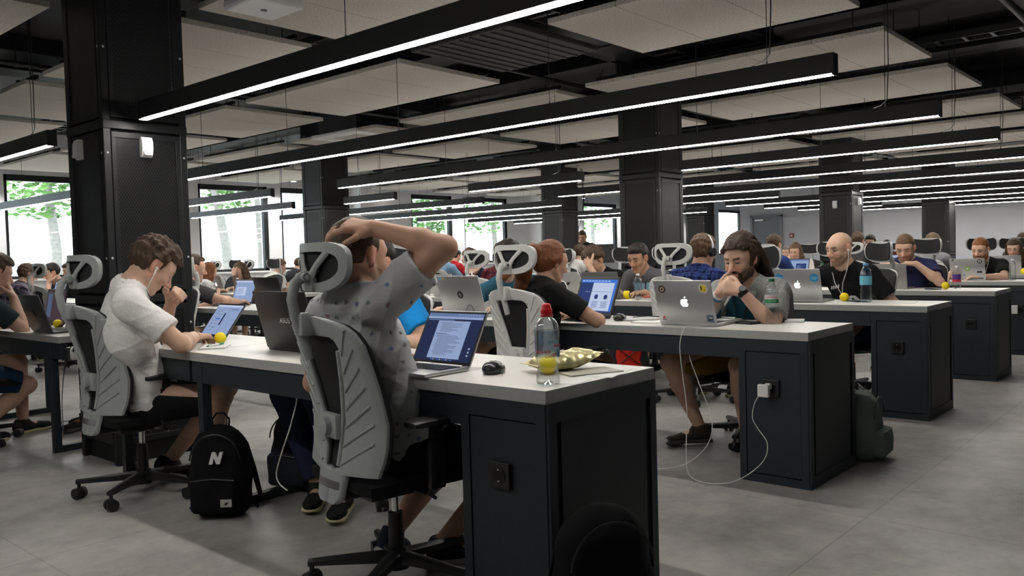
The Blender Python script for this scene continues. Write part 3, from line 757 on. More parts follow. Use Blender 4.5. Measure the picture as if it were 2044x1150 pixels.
def _pad():
    mb = MB(); A, B = [], []
    for i in range(11):
        u = -1 + i / 5; A.append([]); B.append([])
        for j in range(7):
            v = -1 + j / 3; w = .048 * (1 - .25 * abs(u) ** 4); A[-1].append((.02 + .125 * u * (1 - .08 * v * v), v * w, .630 - .006 * (v ** 4 + u ** 6))); B[-1].append((.02 + .125 * u * (1 - .08 * v * v), v * w, .606))
    mb.slab(A, B); return mb.mesh('armrest_pad', M_PLAS, 45)
PAD = _pad()
WM = {}
def chair(x, y, deg, label, white=True, head_drop=0.0, pad_l=True):
    t = thing('office_chair', label, 'chair', (x, y, 0), math.radians(deg), 'mesh-backed office chairs')
    for name, me, sub in CH:
        if white and me.materials[0] == M_CHAIRG:
            if me.name not in WM: WM[me.name] = me.copy(); WM[me.name].materials.clear(); WM[me.name].materials.append(M_CHAIRW)
            me = WM[me.name]
        o = link(name, me, t)
        if name in ('headrest_frame', 'headrest_mesh', 'headrest_post', 'pivot_screw'): o.location.z = -head_drop
        if sub:
            p = link(sub[0], PAD, o); p.location = (0, sub[1] * .262, 0)
    return t
# ------------------------------------------------------------------ soft shapes: union of tapered limbs meshed by surface nets
def vec(*a): return np.array(a, float)
def nrm(v): v = np.asarray(v, float); return v / (np.linalg.norm(v) + 1e-12)
def rc(a, b, ra, rb=None, k=.02, n=None): return dict(t='rc', a=np.array(a, float), b=np.array(b, float), ra=ra, rb=ra if rb is None else rb, k=k, op='u', cut=n)
def el(c, r, R=None, k=.02, op='u'): return dict(t='el', c=np.array(c, float), r=np.array(r, float), R=np.eye(3) if R is None else np.array(R, float), k=k, op=op, cut=None)
def bxp(c, h, rd, R=None, k=.02, op='u'): return dict(t='bx', c=np.array(c, float), h=np.array(h, float), rd=rd, R=np.eye(3) if R is None else np.array(R, float), k=k, op=op, cut=None)
def pdist(P, q):
    if q['t'] == 'rc':
        ba = q['b'] - q['a']; pa = P - q['a']; L = ba @ ba + 1e-12
        h = np.clip((pa @ ba) / L, 0, 1)
        v = pa - h[..., None] * ba
        d = np.sqrt(np.einsum('...i,...i', v, v)) - (q['ra'] + (q['rb'] - q['ra']) * h)
    elif q['t'] == 'el':
        v = (P - q['c']) @ q['R']; a = v / q['r']; b = a / q['r']
        k0 = np.sqrt(np.einsum('...i,...i', a, a)); k1 = np.sqrt(np.einsum('...i,...i', b, b)) + 1e-9
        d = k0 * (k0 - 1) / k1
    else:
        v = np.abs((P - q['c']) @ q['R']) - (q['h'] - q['rd'])
        m = np.maximum(v, 0); d = np.sqrt(np.einsum('...i,...i', m, m)) + np.minimum(v.max(-1), 0) - q['rd']
    if q['cut'] is not None:
        for (p0, n) in q['cut']: d = np.maximum(d, (P - p0) @ n)
    return d
def combine(d, e, q):
    k = q['k']
    if q['op'] == 'u':
        h = np.maximum(k - np.abs(d - e), 0) / k; return np.minimum(d, e) - h * h * k * .25
    if q['op'] == 's':
        e = -e; h = np.maximum(k - np.abs(d - e), 0) / k; return np.maximum(d, e) + h * h * k * .25
    h = np.maximum(k - np.abs(d - e), 0) / k; return np.maximum(d, e) + h * h * k * .25
CORN = np.array([(0, 0, 0), (1, 0, 0), (0, 1, 0), (1, 1, 0), (0, 0, 1), (1, 0, 1), (0, 1, 1), (1, 1, 1)])
EDG = [(0, 1), (2, 3), (4, 5), (6, 7), (0, 2), (1, 3), (4, 6), (5, 7), (0, 4), (1, 5), (2, 6), (3, 7)]
def soft_mesh(prims, res, post=None, slack=.012):
    N = 8; S = N * res
    lo = np.full(3, 1e9); hi = -lo
    for q in prims:
        if q['op'] != 'u': continue
        if q['t'] == 'rc': a = np.minimum(q['a'] - q['ra'], q['b'] - q['rb']); b = np.maximum(q['a'] + q['ra'], q['b'] + q['rb'])
        else:
            rr = np.linalg.norm(q['r']) if q['t'] == 'bx_' else (q['r'].max() if q['t'] == 'el' else np.linalg.norm(q['h'])); a, b = q['c'] - rr, q['c'] + rr
        lo = np.minimum(lo, a); hi = np.maximum(hi, b)
    lo -= .03; hi += .03
    nb = np.ceil((hi - lo) / S).astype(int)
    I = np.stack(np.meshgrid(*[np.arange(n) for n in nb], indexing='ij'), -1).reshape(-1, 3)
    Cn = lo + (I + .5) * S
    D = [pdist(Cn, q) for q in prims]
    d = np.full(len(Cn), 1.0)
    for q, e in zip(prims, D): d = combine(d, e, q)
    du = np.min([e for q, e in zip(prims, D) if q['op'] == 'u'], axis=0)
    m = (du < S * .87 + slack + .02) & (du > -S * 1.6 - .05)
    keep = m & (np.abs(d) < S * .87 + slack + .03)
    keep = np.where(keep)[0]
    I = I[keep]; D = [e[keep] for e in D]
    g = np.arange(N + 1)
    G = np.stack(np.meshgrid(g, g, g, indexing='ij'), -1).reshape(-1, 3)
    P = lo + (I[:, None, :] * N + G[None]) * res
    d = np.full(P.shape[:2], 1.0)
    for q, e in zip(prims, D):
        s = np.where(e < S * .87 + q['k'] + .01)[0] if q['op'] != 'i' else np.arange(len(I))
        if len(s): d[s] = combine(d[s], pdist(P[s], q), q)
    if post is not None: d = post(P, d)
    d = d.reshape(-1, N + 1, N + 1, N + 1)
    c8 = np.stack([d[:, x:x + N, y:y + N, z:z + N] for x, y, z in CORN], -1)
    ins = c8 < 0; act = ins.any(-1) & ~ins.all(-1)
    b_, x_, y_, z_ = np.where(act)
    V8 = c8[act]; S8 = ins[act]
    cell = I[b_] * N + np.stack([x_, y_, z_], -1)
    acc = np.zeros((len(cell), 3)); cnt = np.zeros(len(cell))
    for a, b in EDG:
        x = S8[:, a] != S8[:, b]
        t = V8[x, a] / (V8[x, a] - V8[x, b] + 1e-12)
        acc[x] += CORN[a] + t[:, None] * (CORN[b] - CORN[a]); cnt[x] += 1
    verts = lo + (cell + acc / cnt[:, None]) * res
    dim = nb * N + 2
    key = lambda c: (c[:, 0] * dim[1] + c[:, 1]) * dim[2] + c[:, 2]
    K = key(cell); o = np.argsort(K); Ks = K[o]
    def look(c):
        kk = key(c); p = np.clip(np.searchsorted(Ks, kk), 0, len(Ks) - 1); ok = (Ks[p] == kk) & (c >= 0).all(1); return o[p], ok
    faces = []
    for ax, cb in ((0, 1), (1, 2), (2, 4)):
        x = np.where(S8[:, 0] != S8[:, cb])[0]
        u, w = [(1, 2), (2, 0), (0, 1)][ax]
        eu = np.zeros(3, int); eu[u] = 1; ew = np.zeros(3, int); ew[w] = 1
        c = cell[x]
        i1, o1 = look(c - eu); i2, o2 = look(c - eu - ew); i3, o3 = look(c - ew)
        ok = o1 & o2 & o3
        f = np.stack([x, i1, i2, i3], -1)[ok]; fl = S8[x, 0][ok]
        f[~fl] = f[~fl][:, ::-1]
        faces.append(f)
    return verts, np.concatenate(faces)
def np_mesh(name, verts, faces, mats, col=None, fmat=None):
    me = bpy.data.meshes.new(name)
    me.vertices.add(len(verts)); me.vertices.foreach_set('co', verts.astype(np.float32).ravel())
    n = len(faces); me.loops.add(n * 4); me.polygons.add(n)
    me.loops.foreach_set('vertex_index', faces.astype(np.int32).ravel())
    me.polygons.foreach_set('loop_start', np.arange(0, n * 4, 4, dtype=np.int32))
    for m in (mats if isinstance(mats, (list, tuple)) else [mats]): me.materials.append(m)
    if fmat is not None: me.polygons.foreach_set('material_index', fmat.astype(np.int32))
    me.update(calc_edges=True)
    me.shade_smooth()
    if col is not None:
        a = me.color_attributes.new('Col', 'FLOAT_COLOR', 'POINT')
        a.data.foreach_set('color', np.concatenate([col, np.ones((len(col), 1))], 1).astype(np.float32).ravel())
    return me
def soft(name, prims, res, mats, parent=None, post=None, color=None, slack=.012, facemat=None):
    v, f = soft_mesh(prims, res, post, slack)
    return link(name, np_mesh(name, v, f, mats, None if color is None else color(v), None if facemat is None else facemat(v[f].mean(1))), parent)

def wav(P, f, seed, amp):
    """smooth cloth-like folds"""
    r = np.random.RandomState(seed); o = 0
    for k in range(5):
        d = nrm(r.normal(size=3)) * f * (.6 + .35 * k); o = o + np.sin(P @ d + r.rand() * 6.3 + 1.2 * np.sin(P @ (nrm(r.normal(size=3)) * f * .5) + r.rand() * 6)) / (1 + .5 * k)
    for k in range(3):      # sharper creases
        d = nrm(r.normal(size=3)) * f * (.8 + .5 * k); u = P @ d + r.rand() * 6.3 + 1.6 * np.sin(P @ (nrm(r.normal(size=3)) * f * .35) + r.rand() * 6)
        o = o + .25 - 1.5 * (1 - np.abs(np.sin(u * .5))) ** 5
    return amp * o * .4

def attr_mat(name, rough=.55, sss=0.0, spec=.4, bump=None):
    m = mat(name, (.5, .5, .5), rough, spec=spec, bump=bump); nt, b = nodes_of(m)
    a = nt.nodes.new('ShaderNodeAttribute'); a.attribute_name = 'Col'
    nt.links.new(a.outputs['Color'], b.inputs['Base Color'])
    if sss: b.inputs['Subsurface Weight'].default_value = sss; b.inputs['Subsurface Radius'].default_value = (.012, .004, .002); b.inputs['Subsurface Scale'].default_value = .4
    return m
M_SKIN = attr_mat('skin', .52, .0, .35)
M_EYEW = mat('eye_white', (.62, .60, .58), .25)
M_EYED = mat('eye_iris', (.03, .02, .015), .15)
def cloth(name, col, rough=.9):
    return mat('cloth_' + name, col, rough, spec=.15, noise=(260, .12, 2), bump=(420, .12))
M_CLOTHV = attr_mat('cloth_printed', .9, 0, .15, (420, .12))
def hairmat(name, col):
    m = mat('hair_' + name, col, .55, spec=.35); nt, b = nodes_of(m)
    if len(nt.nodes) < 4:
        tc = nt.nodes.new('ShaderNodeTexCoord'); n = nt.nodes.new('ShaderNodeTexNoise'); n.inputs['Scale'].default_value = 1; n.inputs['Detail'].default_value = 6
        mp = nt.nodes.new('ShaderNodeMapping'); mp.inputs['Scale'].default_value = (150, 150, 22); nt.links.new(tc.outputs['Object'], mp.inputs['Vector']); nt.links.new(mp.outputs[0], n.inputs['Vector']); r = nt.nodes.new('ShaderNodeValToRGB')
        r.color_ramp.elements[0].position = .3; r.color_ramp.elements[0].color = (*[c * .45 for c in col], 1); r.color_ramp.elements[1].position = .72; r.color_ramp.elements[1].color = (*[c * 1.5 for c in col], 1)
        nt.links.new(n.outputs['Fac'], r.inputs[0]); nt.links.new(r.outputs[0], b.inputs['Base Color'])
        bp = nt.nodes.new('ShaderNodeBump'); bp.inputs['Strength'].default_value = .6; bp.inputs['Distance'].default_value = .006
        nt.links.new(n.outputs['Fac'], bp.inputs['Height']); nt.links.new(bp.outputs[0], b.inputs['Normal'])
    return m
HAIR = dict(brown=(.060, .034, .020), dark=(.016, .011, .009), lightbrown=(.12, .068, .036), ginger=(.20, .075, .022), red=(.16, .052, .018), blond=(.21, .13, .06), dread=(.050, .030, .021), grey=(.16, .14, .13))
SKIN = dict(a=(.50, .29, .20), b=(.55, .345, .25), c=(.42, .24, .155), d=(.13, .06, .035))

def ik(S, T, a, b, pole):
    S, T = np.asarray(S, float), np.asarray(T, float); v = T - S; L = np.linalg.norm(v); L2 = min(L, (a + b) * .998)
    T = S + v / L * L2; x = (a * a - b * b + L2 * L2) / (2 * L2); hgt = math.sqrt(max(a * a - x * x, 0))
    u = v / L; p = np.asarray(pole, float); p = p - (p @ u) * u; p = nrm(p)
    return S + u * x + p * hgt, T

def hand(Wp, d, n, side, curl=(.35, .35, .3), spread=.12, thumb=.4, s=1.0, big=1.0):
    """skinned palm, four fingers and a thumb as tapered chains; d: finger direction, n: palm normal, side +1 left / -1 right"""
    d = nrm(d); n = nrm(n - (np.asarray(n) @ d) * d); t = np.cross(n, d) * side      # t points to the thumb side
    P = []
    kn = [Wp + d * .088 * s + t * .030 * s, Wp + d * .092 * s + t * .010 * s, Wp + d * .088 * s - t * .010 * s, Wp + d * .080 * s - t * .028 * s]
    ln = [(.043, .026, .021), (.047, .030, .022), (.043, .028, .021), (.034, .021, .019)]
    for i, kp in enumerate(kn):
        P.append(rc(Wp + d * .008 + t * (.016 - .0105 * i) * s, kp, .0145 * s, .0115 * s, k=.016))
    P.append(el(Wp + d * .03 * s + t * .024 * s + n * .010 * s, (.022 * s, .015 * s, .014 * s), np.stack([d, t, n], 1), k=.016))
    for i, kp in enumerate(kn):
        f = nrm(d + t * (spread * (1.5 - i) * .6)); p = kp; a = 0; r = (.0098, .0100, .0096, .0086)[i] * s * big
        for j, L in enumerate(ln[i]):
            a += curl[j] * (1 + .12 * i if j < 2 else 1)
            dd = f * math.cos(a) + n * math.sin(a); e = p + dd * L * s
            P.append(rc(p, e, r * (1 - .07 * j), r * (1 - .07 * (j + 1)), k=.004 if j else .010)); p = e
    p = Wp + d * .022 * s + t * .030 * s; f = nrm(d * .62 + t * .75 + n * .25); a = 0
    for j, L in enumerate((.040, .032, .026)):
        dd = nrm(f * math.cos(a) + nrm(d * .8 + n * .6 - t * .25) * math.sin(a)); e = p + dd * L * s
        P.append(rc(p, e, (.0135, .0112, .0102)[j] * s * big, (.0112, .0102, .0088)[j] * s * big, k=.012 if j == 0 else .004)); p = e; a += thumb
    return P

def rotz(a): c, s = math.cos(a), math.sin(a); return np.array([[c, -s, 0], [s, c, 0], [0, 0, 1.]])
def head_frame(yaw, pitch, roll):
    """columns: forward, left, up; pitch positive looks down"""
    cy, sy, cp, sp, cr, sr = math.cos(yaw), math.sin(yaw), math.cos(pitch), math.sin(pitch), math.cos(roll), math.sin(roll)
    f = vec(cy * cp, sy * cp, -sp); l = vec(-sy, cy, 0); u = np.cross(f, l)
    l2 = l * cr + u * sr; u2 = np.cross(f, l2)
    return np.stack([f, l2, u2], 1)

def head_prims(c, R, sc=1.0, fem=False):
    q = lambda x, y, z: c + R @ (vec(x, y, z) * sc)
    P = [el(q(-.014, 0, .030), vec(.098, .077, .090) * sc, R), el(q(.030, 0, -.045), vec(.060, .055 if not fem else .051, .074) * sc, R, k=.03),
         el(q(.050, 0, .020), vec(.045, .062, .055) * sc, R, k=.03)]
    j = .0 if fem else .004
    for s in (-1, 1):
        P.append(rc(q(.004, s * (.051 + j), -.055), q(.064, s * .017, -.102), .020 * sc, .016 * sc, k=.025))        # jaw line
        P.append(el(q(.062, s * .040, -.030), vec(.024, .021, .020) * sc, R, k=.025))                                # cheek
        P.append(rc(q(.083, s * .012, .026), q(.074, s * .046, .024), .010 * sc, .008 * sc, k=.016))                 # brow ridge
    P.append(rc(q(.068, -.008, -.104), q(.068, .008, -.104), .017 * sc, k=.02))                                       # chin
    for s in (-1, 1): P.append(el(q(.094, s * .031, .003), vec(.020, .019, .012) * sc, R, k=.012, op='s'))            # eye sockets
    P.append(rc(q(.084, 0, .016), q(.117, 0, -.031), .0085 * sc, .0125 * sc, k=.014))                                  # nose
    for s in (-1, 1): P.append(el(q(.100, s * .0125, -.037), vec(.012, .008, .008) * sc, R, k=.008))
    P.append(rc(q(.083, -.017, -.067), q(.083, .017, -.067), .0085 * sc, k=.010)); P.append(rc(q(.082, -.014, -.077), q(.082, .014, -.077), .0088 * sc, k=.008))
    P.append(rc(q(.098, -.02, -.072), q(.098, .02, -.072), .0032 * sc, k=.006)); P[-1]['op'] = 's'
    for s in (-1, 1):                                                                                                  # lids over the eyes
        P.append(el(q(.0785, s * .031, .006), vec(.0125, .0165, .0085) * sc, R, k=.006))
        Re = R @ rotz(-s * math.radians(26))                                                                             # ears
        P.append(el(q(-.010, s * .080, -.002), vec(.021, .0085, .034) * sc, Re, k=.006)); P.append(el(q(-.004, s * .076, -.030), vec(.010, .007, .012) * sc, Re, k=.006))
        P.append(el(q(-.004, s * .088, .002), vec(.009, .007, .017) * sc, Re, k=.005, op='s'))
    return P

def person(label, hp, heading, hz=None, lean_fix=None, head=(0, .3, 0), skin='b', hair='short', hcol='brown', beard=0, bcol=None, brow=None, shirt=('tee', (.5, .5, .5)), pants=('shorts', (.03, .03, .03)), shoes=(.03, .03, .03), sole=(.5, .5, .5),
           L=None, Rr=None, feet=None, res=.008, fem=False, print_fn=None, neck='crew', extras=None, seat_z=.515, build=1.0, legs=True, hip=None, chair_kw=None, shoulders=(0, 0), pole=None, fold=.0035, seed=1, hunch=1.0):
    """hp: world position of the head centre; heading in degrees. L / Rr: dict(w=wrist world pos, d=finger dir, n=palm normal, curl, pole)"""
    th = math.radians(heading); Rz = rotz(th); fwd, lft = Rz[:, 0], Rz[:, 1]; up = vec(0, 0, 1)
    hp = np.array(hp, float)
    Hf = head_frame(th + head[0], head[1], head[2])
    sc = .97 if fem else 1.0
    skull = hp
    nb = skull + Hf @ vec(-.030, 0, -.118) * sc - up * .025 - fwd * .012          # base of the neck
    if hip is None:
        dz = nb[2] - seat_z; off = math.sqrt(max(.51 ** 2 - dz * dz, .0004))
        hip = vec(nb[0], nb[1], seat_z) - fwd * off
    else: hip = np.array(hip, float)
    sp = nb - hip; T = np.linalg.norm(sp); ax = sp / T; bk = nrm(np.cross(ax, lft)); bk = -bk if bk @ fwd > 0 else bk   # bk points to the back
    waist = hip + ax * T * .30 + bk * .012 * hunch; chest = hip + ax * T * .66 + bk * .035 * hunch; upch = hip + ax * T * .84 + bk * .022 * hunch
    Rt = np.stack([-bk, lft, ax], 1)
    w = build * (.88 if fem else 1.0)
    root = thing('person', label, 'person', (float(hip[0]), float(hip[1]), 0.0), 0)
    o0 = vec(hip[0], hip[1], 0)
    sh = {}
    for s, lift in ((1, shoulders[0]), (-1, shoulders[1])): sh[s] = upch + lft * s * (.172 * w - .03 * lift) + ax * (.012 + .07 * lift) - bk * .01
    B = [el(hip + ax * .0, (.115 * w, .165 * w, .11), Rt, k=.05), el(waist, (.100 * w, .140 * w, .14), Rt, k=.05), el(chest, (.112 * w, .158 * w, .165), Rt, k=.05)]
    if fem: B += [el(chest - bk * .085 + lft * s * .062 - ax * .03, (.048, .052, .052), Rt, k=.03) for s in (1, -1)]
    neckr = .052 if fem else .060
    B += [rc(nb - ax * .03 - bk * .005, skull + Hf @ vec(-.022, 0, -.055), neckr + .004, neckr - .004, k=.03)]
    for s in (1, -1):
        B.append(rc(nb + lft * s * .02 - ax * .012, sh[s], .052 * w, .056 * w, k=.05))
    arms = {}
    for s, A in ((1, L), (-1, Rr)):
        if A is None:
            A = dict(w=hip + fwd * .42 + lft * s * .14 + up * .285, d=fwd - lft * s * .25, n=-up, curl=(.25, .3, .25))
        pl = A.get('pole', None); pl = (lft * s * .6 - up - fwd * .2) if pl is None else np.array(pl, float)
        E, Wp = ik(sh[s], A['w'], .285, .255, pl)
        if 'e' in A: E, Wp = np.array(A['e'], float), np.array(A['w'], float)
        arms[s] = (sh[s], E, Wp, A)
        B += [rc(sh[s], sh[s] * .45 + E * .55, .056 * w, .047 * w, k=.03), rc(sh[s] * .45 + E * .55, E, .047 * w, .038, k=.03),
              rc(E, E * .68 + Wp * .32, .039, .042 * w, k=.02), rc(E * .68 + Wp * .32, Wp, .040 * w, .027, k=.02)]
        B += hand(Wp, np.array(A['d'], float), np.array(A['n'], float), s, A.get('curl', (.3, .3, .25)), A.get('spread', .14), A.get('thumb', .35), .94 if fem else 1.0, A.get('big', max(1.0, res / .0062)))
    lg = {}
    for i, s in ((0, 1), (1, -1)):
        hj = hip + lft * s * .088 - up * .015
        ft = feet[i] if feet else None
        if ft is None: ft = dict(a=vec(hip[0], hip[1], 0) + fwd * .44 + lft * s * .13 + up * .085, d=fwd + lft * s * .2)
        Kn, An = ik(hj, ft['a'], .43, .42, ft.get('pole', fwd + up * .6 + lft * s * .12))
        if 'k' in ft: Kn, An = np.array(ft['k'], float), np.array(ft['a'], float)
        lg[s] = (hj, Kn, An, ft)
        fd = nrm(np.array(ft['d'], float)); fdn = nrm(fd)
        B += [rc(hj, Kn, .088 * w, .055, k=.03), rc(Kn, Kn * .65 + An * .35 , .055, .054, k=.02), rc(Kn * .65 + An * .35, An, .053, .034, k=.02), el(Kn * .7 + An * .3 - fdn * .022, (.045, .045, .10), np.stack([nrm(np.cross(nrm(An - Kn), lft)), lft, nrm(Kn - An)], 1), k=.03)]
        tdn = ft.get('down', -up)
        B += [rc(An + tdn * .03 - fd * .02, An + fd * .13 + tdn * .052, .034, .026, k=.02)]
    HP = head_prims(skull, Hf, sc, fem); B += HP
    base = np.array(SKIN[skin]); hc = np.array(HAIR[hcol]); browc = np.array(HAIR[brow]) if brow else hc * .9
    def color(v):
        v = v + o0
        r_ = np.random.RandomState(3); nz = 1 + .05 * np.sin(v @ (r_.normal(size=3) * 60)) * np.sin(v @ (r_.normal(size=3) * 45))
        c = base[None] * nz[:, None]; q = ((v - skull) @ Hf) / sc; x, y, z = q[:, 0], np.abs(q[:, 1]), q[:, 2]
        g = lambda m, col, a: (m.__iand__(onh), c.__setitem__(m, c[m] * (1 - a) + np.array(col) * a))
        hd = np.full(len(v), 1.0)
        nearh = (np.abs(q) < .16).all(1)
        if nearh.any():
            e = np.full(nearh.sum(), 1.0)
            for pr in HP: e = combine(e, pdist(v[nearh], pr), pr)
            hd[nearh] = e
        onh = hd < .005
        face = (x > .03) & (np.abs(z) < .13)
        g(face & (z < -.015) & (z > -.05) & (y > .02) & (y < .055), base * vec(1.12, .86, .84), .6)
        g(face & (x > .092) & (z < -.01) & (z > -.05), base * vec(1.1, .85, .82), .6)
        g((np.abs(q[:, 0] + .006) < .03) & (y > .070) & (np.abs(z + .01) < .05), base * vec(1.12, .82, .78), .7)
        g((x > .060) & (y < .024) & (np.abs(z + .072) < .0135), base * vec(.95, .60, .58), .75)
        g((x > .05) & (y > .013) & (y < .050) & (np.abs(z - .026 - .05 * (y - .03)) < .0060), browc, .85)
        g((x > .05) & (y > .017) & (y < .046) & (np.abs(z - .0005 + .10 * np.abs(y - .031)) < .0036), (.02, .013, .01), .85)
        if beard:
            m = (z < -.035 - .35 * np.maximum(0, x - .02) + .25 * np.maximum(0, .02 - x)) & (x > -.012) & (z > -.135) & ~((y < .022) & (np.abs(z + .070) < .010) & (x > .06))
            m |= (x > .06) & (y < .03) & (z < -.047) & (z > -.062)
            g(m, np.array(HAIR[bcol or hcol]) * 1.2, min(.88, .5 + beard * .3))
        return np.clip(c, 0, 1)
    Bl = [shift(p, -o0) for p in B]
    soft('body', Bl, res, M_SKIN, root, None, color)
    if res < .0075:
        for s in (-1, 1):
            ec = skull + Hf @ (vec(.0765, s * .031, .0) * sc); mb = MB(); g = Vector(ec - o0)
            mb.sph(g, .0112 * sc, seg=14); mb.mi = 1; gz = Hf @ nrm(vec(1, -s * .05, -.25)); mb.sph(g + Vector(gz * .0066 * sc), .0060 * sc, seg=10); part('eye', mb, [M_EYEW, M_EYED], root, 60)
    # ---- shirt
    cr = max(res, .005); infl = .010
    kind, colr = shirt[0], shirt[1]
    S = [el(hip + ax * .03, (.128 * w + infl, .172 * w + infl, .10), Rt, k=.06), el(waist, (.108 * w + infl, .148 * w + infl, .15), Rt, k=.06), el(chest, (.113 * w + infl, .160 * w + infl, .168), Rt, k=.06)]
    S.append(rc(nb - ax * .045 - bk * .006, nb - ax * .012 - bk * .006, neckr + .018, neckr + .018, k=.04))
    if fem: S += [el(chest - bk * .085 + lft * s * .062 - ax * .03, (.048 + infl, .052 + infl, .052 + infl), Rt, k=.03) for s in (1, -1)]
    for s in (1, -1):
        S.append(rc(nb + lft * s * .02 - ax * .014, sh[s], .052 * w + infl * .8, .058 * w + infl, k=.05))
        A0, E, Wp, A = arms[s]
        if kind == 'long':
            S += [rc(A0, E, .058 * w + infl, .045 + infl, k=.03), rc(E, Wp, .046 + infl, .032 + infl, k=.02, n=[(Wp - nrm(Wp - E) * A.get('cuff', .01), nrm(Wp - E))])]
        elif kind == 'roll':
            Q = E + nrm(Wp - E) * .06; S += [rc(A0, E, .058 * w + infl, .048 + infl, k=.03), rc(E, Q + nrm(Wp - E) * .05, .047 + infl, .046 + infl, k=.02, n=[(Q, nrm(Wp - E))])]
        elif kind != 'tank':
            f = A.get('sleeve', .72); Q = A0 + (E - A0) * f; dn = nrm(E - A0)
            S += [rc(A0, A0 + (E - A0) * (f + .2), .061 * w + infl, .056 * w + infl * 1.4, k=.035, n=[(Q, dn)])]
    def post(P, d):
        W_ = P + o0
        d = d + wav(W_ * vec(1, 1, .8), 38, seed, fold) + wav(W_, 85, seed + 7, fold * .35)
        ncut = pdist(W_, rc(nb + ax * .014 - bk * .022, skull + Hf @ vec(-.02, 0, -.05), neckr + (.009 if neck != 'v' else .02), neckr + .022))
        d = np.maximum(d, -ncut)
        if neck in ('v', 'open'):
            c0 = nb - bk * .075 - ax * .05; d = np.maximum(d, -pdist(W_, rc(nb - bk * .06, c0 - ax * .07 - bk * .04, .05, .012)))
        return np.maximum(d, -((W_ - (hip - ax * .045)) @ ax))
    Sl = [shift(p, -o0) for p in S]
    mats = cloth('%.2f_%.2f_%.2f' % tuple(colr), colr) if print_fn is None else M_CLOTHV
    nm = {'tee': 'shirt', 'long': 'shirt', 'roll': 'shirt', 'tank': 'tank_top'}[kind]
    soft(nm, Sl, cr, mats, root, post, None if print_fn is None else (lambda v: print_fn(((v + o0 - chest) @ Rt), v + o0)), slack=.02)
    # ---- trousers / shorts
    if legs:
        pk, pc = pants; Pp = [el(hip - up * .0, (.128 * w + .008, .176 * w + .008, .11), Rt, k=.05)]
        for s in (1, -1):
            hj, Kn, An, ft = lg[s]; dn = nrm(Kn - hj)
            if pk == 'shorts':
                Q = hj + (Kn - hj) * .86; Pp.append(rc(hj, Kn + dn * .04, .098 * w, .078, k=.04, n=[(Q, dn)]))
            else:
                Pp.append(rc(hj, Kn, .096 * w, .068, k=.04)); dl = nrm(An - Kn); Q = An + dl * (-.03 if pk != 'leggings' else -.10)
                Pp.append(rc(Kn, An + dl * .02, .068, .054 if pk != 'leggings' else .044, k=.03, n=[(Q, dl)]))
        def post2(P, d):
            W_ = P + o0
            return np.maximum(d + wav(W_, 45, seed + 3, .003), ((W_ - (hip + ax * .09)) @ ax))
        soft({'shorts': 'shorts', 'leggings': 'leggings'}.get(pk, 'trousers'), [shift(p, -o0) for p in Pp], max(cr, .007), cloth('%.3f_%.3f_%.3f' % tuple(pc), pc), root, post2, slack=.02)
        for s in (1, -1):
            hj, Kn, An, ft = lg[s]; f = nrm(np.array(ft['d'], float)); dn = np.array(ft.get('down', -up), float); l2 = nrm(np.cross(dn, f)); Rf = np.stack([f, l2, -dn], 1)
            c = An + dn * .045 - o0
            sh_ = [el(c - f * .025 + dn * -.012, (.045, .038, .052), Rf, k=.03), rc(c - f * .03 + dn * .004, c + f * .10 + dn * .010, .036, .034, k=.03), el(c + f * .145 + dn * .012, (.06, .044, .030), Rf, k=.03), rc(c + dn * -.045 - f * .008, c + dn * -.0 + f * .03, .042, .04, k=.02)]
            def cutp(P, d, c=c, dn=dn): return np.maximum(np.maximum(d, ((P - c) @ dn) - .026), -((P - c) @ dn) - .058)
            so = soft('shoe', sh_, max(res, .006), cloth('shoe_%.2f_%.2f' % (shoes[0], shoes[2]), shoes, .7), root, cutp)
            bs = [bxp(c + f * .055 + dn * .030, (.125, .043, .012), .01, Rf, k=.01), el(c + f * .15 + dn * .030, (.055, .047, .013), Rf, k=.01)]
            soft('shoe_sole', bs, max(res, .006), mat('sole_%.2f' % sole[0], sole, .6), so)
            if res < .0075:
                mb = MB(); M = Matrix(Rf.tolist())
                for k in range(4): mb.tube([Vector(c + f * (.035 + .022 * k) + l2 * y - dn * (.036 - .009 * k - abs(y) * .35)) for y in (-.024, 0, .024)], .0035, 6)
                part('shoe_laces', mb, mat('lace_' + ('w' if sole[0] > .3 else 'b'), (.5, .5, .5) if sole[0] > .3 else (.04, .04, .04), .8), so)
    # ---- hair and beard
    q = lambda x, y, z: skull - o0 + Hf @ (vec(x, y, z) * sc)
    hm = hairmat(hcol, HAIR[hcol])
    hr = max(res * .9, .0045)
    if hair != 'bald':
        thick = dict(crop=.007, short=.014, medium=.018, messy=.022, curly=.024, pony=.012, long=.016, dreads=.030, bun=.012, fade=.010)[hair]
        Hh = [el(q(-.016, 0, .036), vec(.098 + thick * .8, .077 + thick * .55, .090 + thick) * sc, Hf)]
        if hair in ('messy', 'curly', 'medium', 'short'): Hh.append(el(q(.030, 0, .090), vec(.062, .062, .030 + thick * .5) * sc, Hf, k=.03))
        if hair == 'curly': Hh += [el(q(.03, s * .045, .075), vec(.05, .04, .045), Hf, k=.02) for s in (1, -1)]
        if hair == 'fade': Hh = [el(q(-.016, 0, .036), vec(.102, .080, .094) * sc, Hf), el(q(.005, 0, .090), vec(.085, .055, .038), Hf, k=.02)]
        if hair in ('long', 'pony', 'bun', 'dreads'): Hh.append(el(q(-.06, 0, -.01), vec(.062, .070, .075), Hf, k=.03))
        if hair == 'long':
            for s in (1, -1):
                Hh += [rc(q(.01, s * .072, .03), q(-.01, s * .085, -.10), .030, .030, k=.03), rc(q(-.01, s * .085, -.10), q(-.01, s * .075, -.22), .034, .026, k=.03), rc(q(-.06, s * .04, -.05), q(-.075, s * .05, -.20), .05, .04, k=.03)]
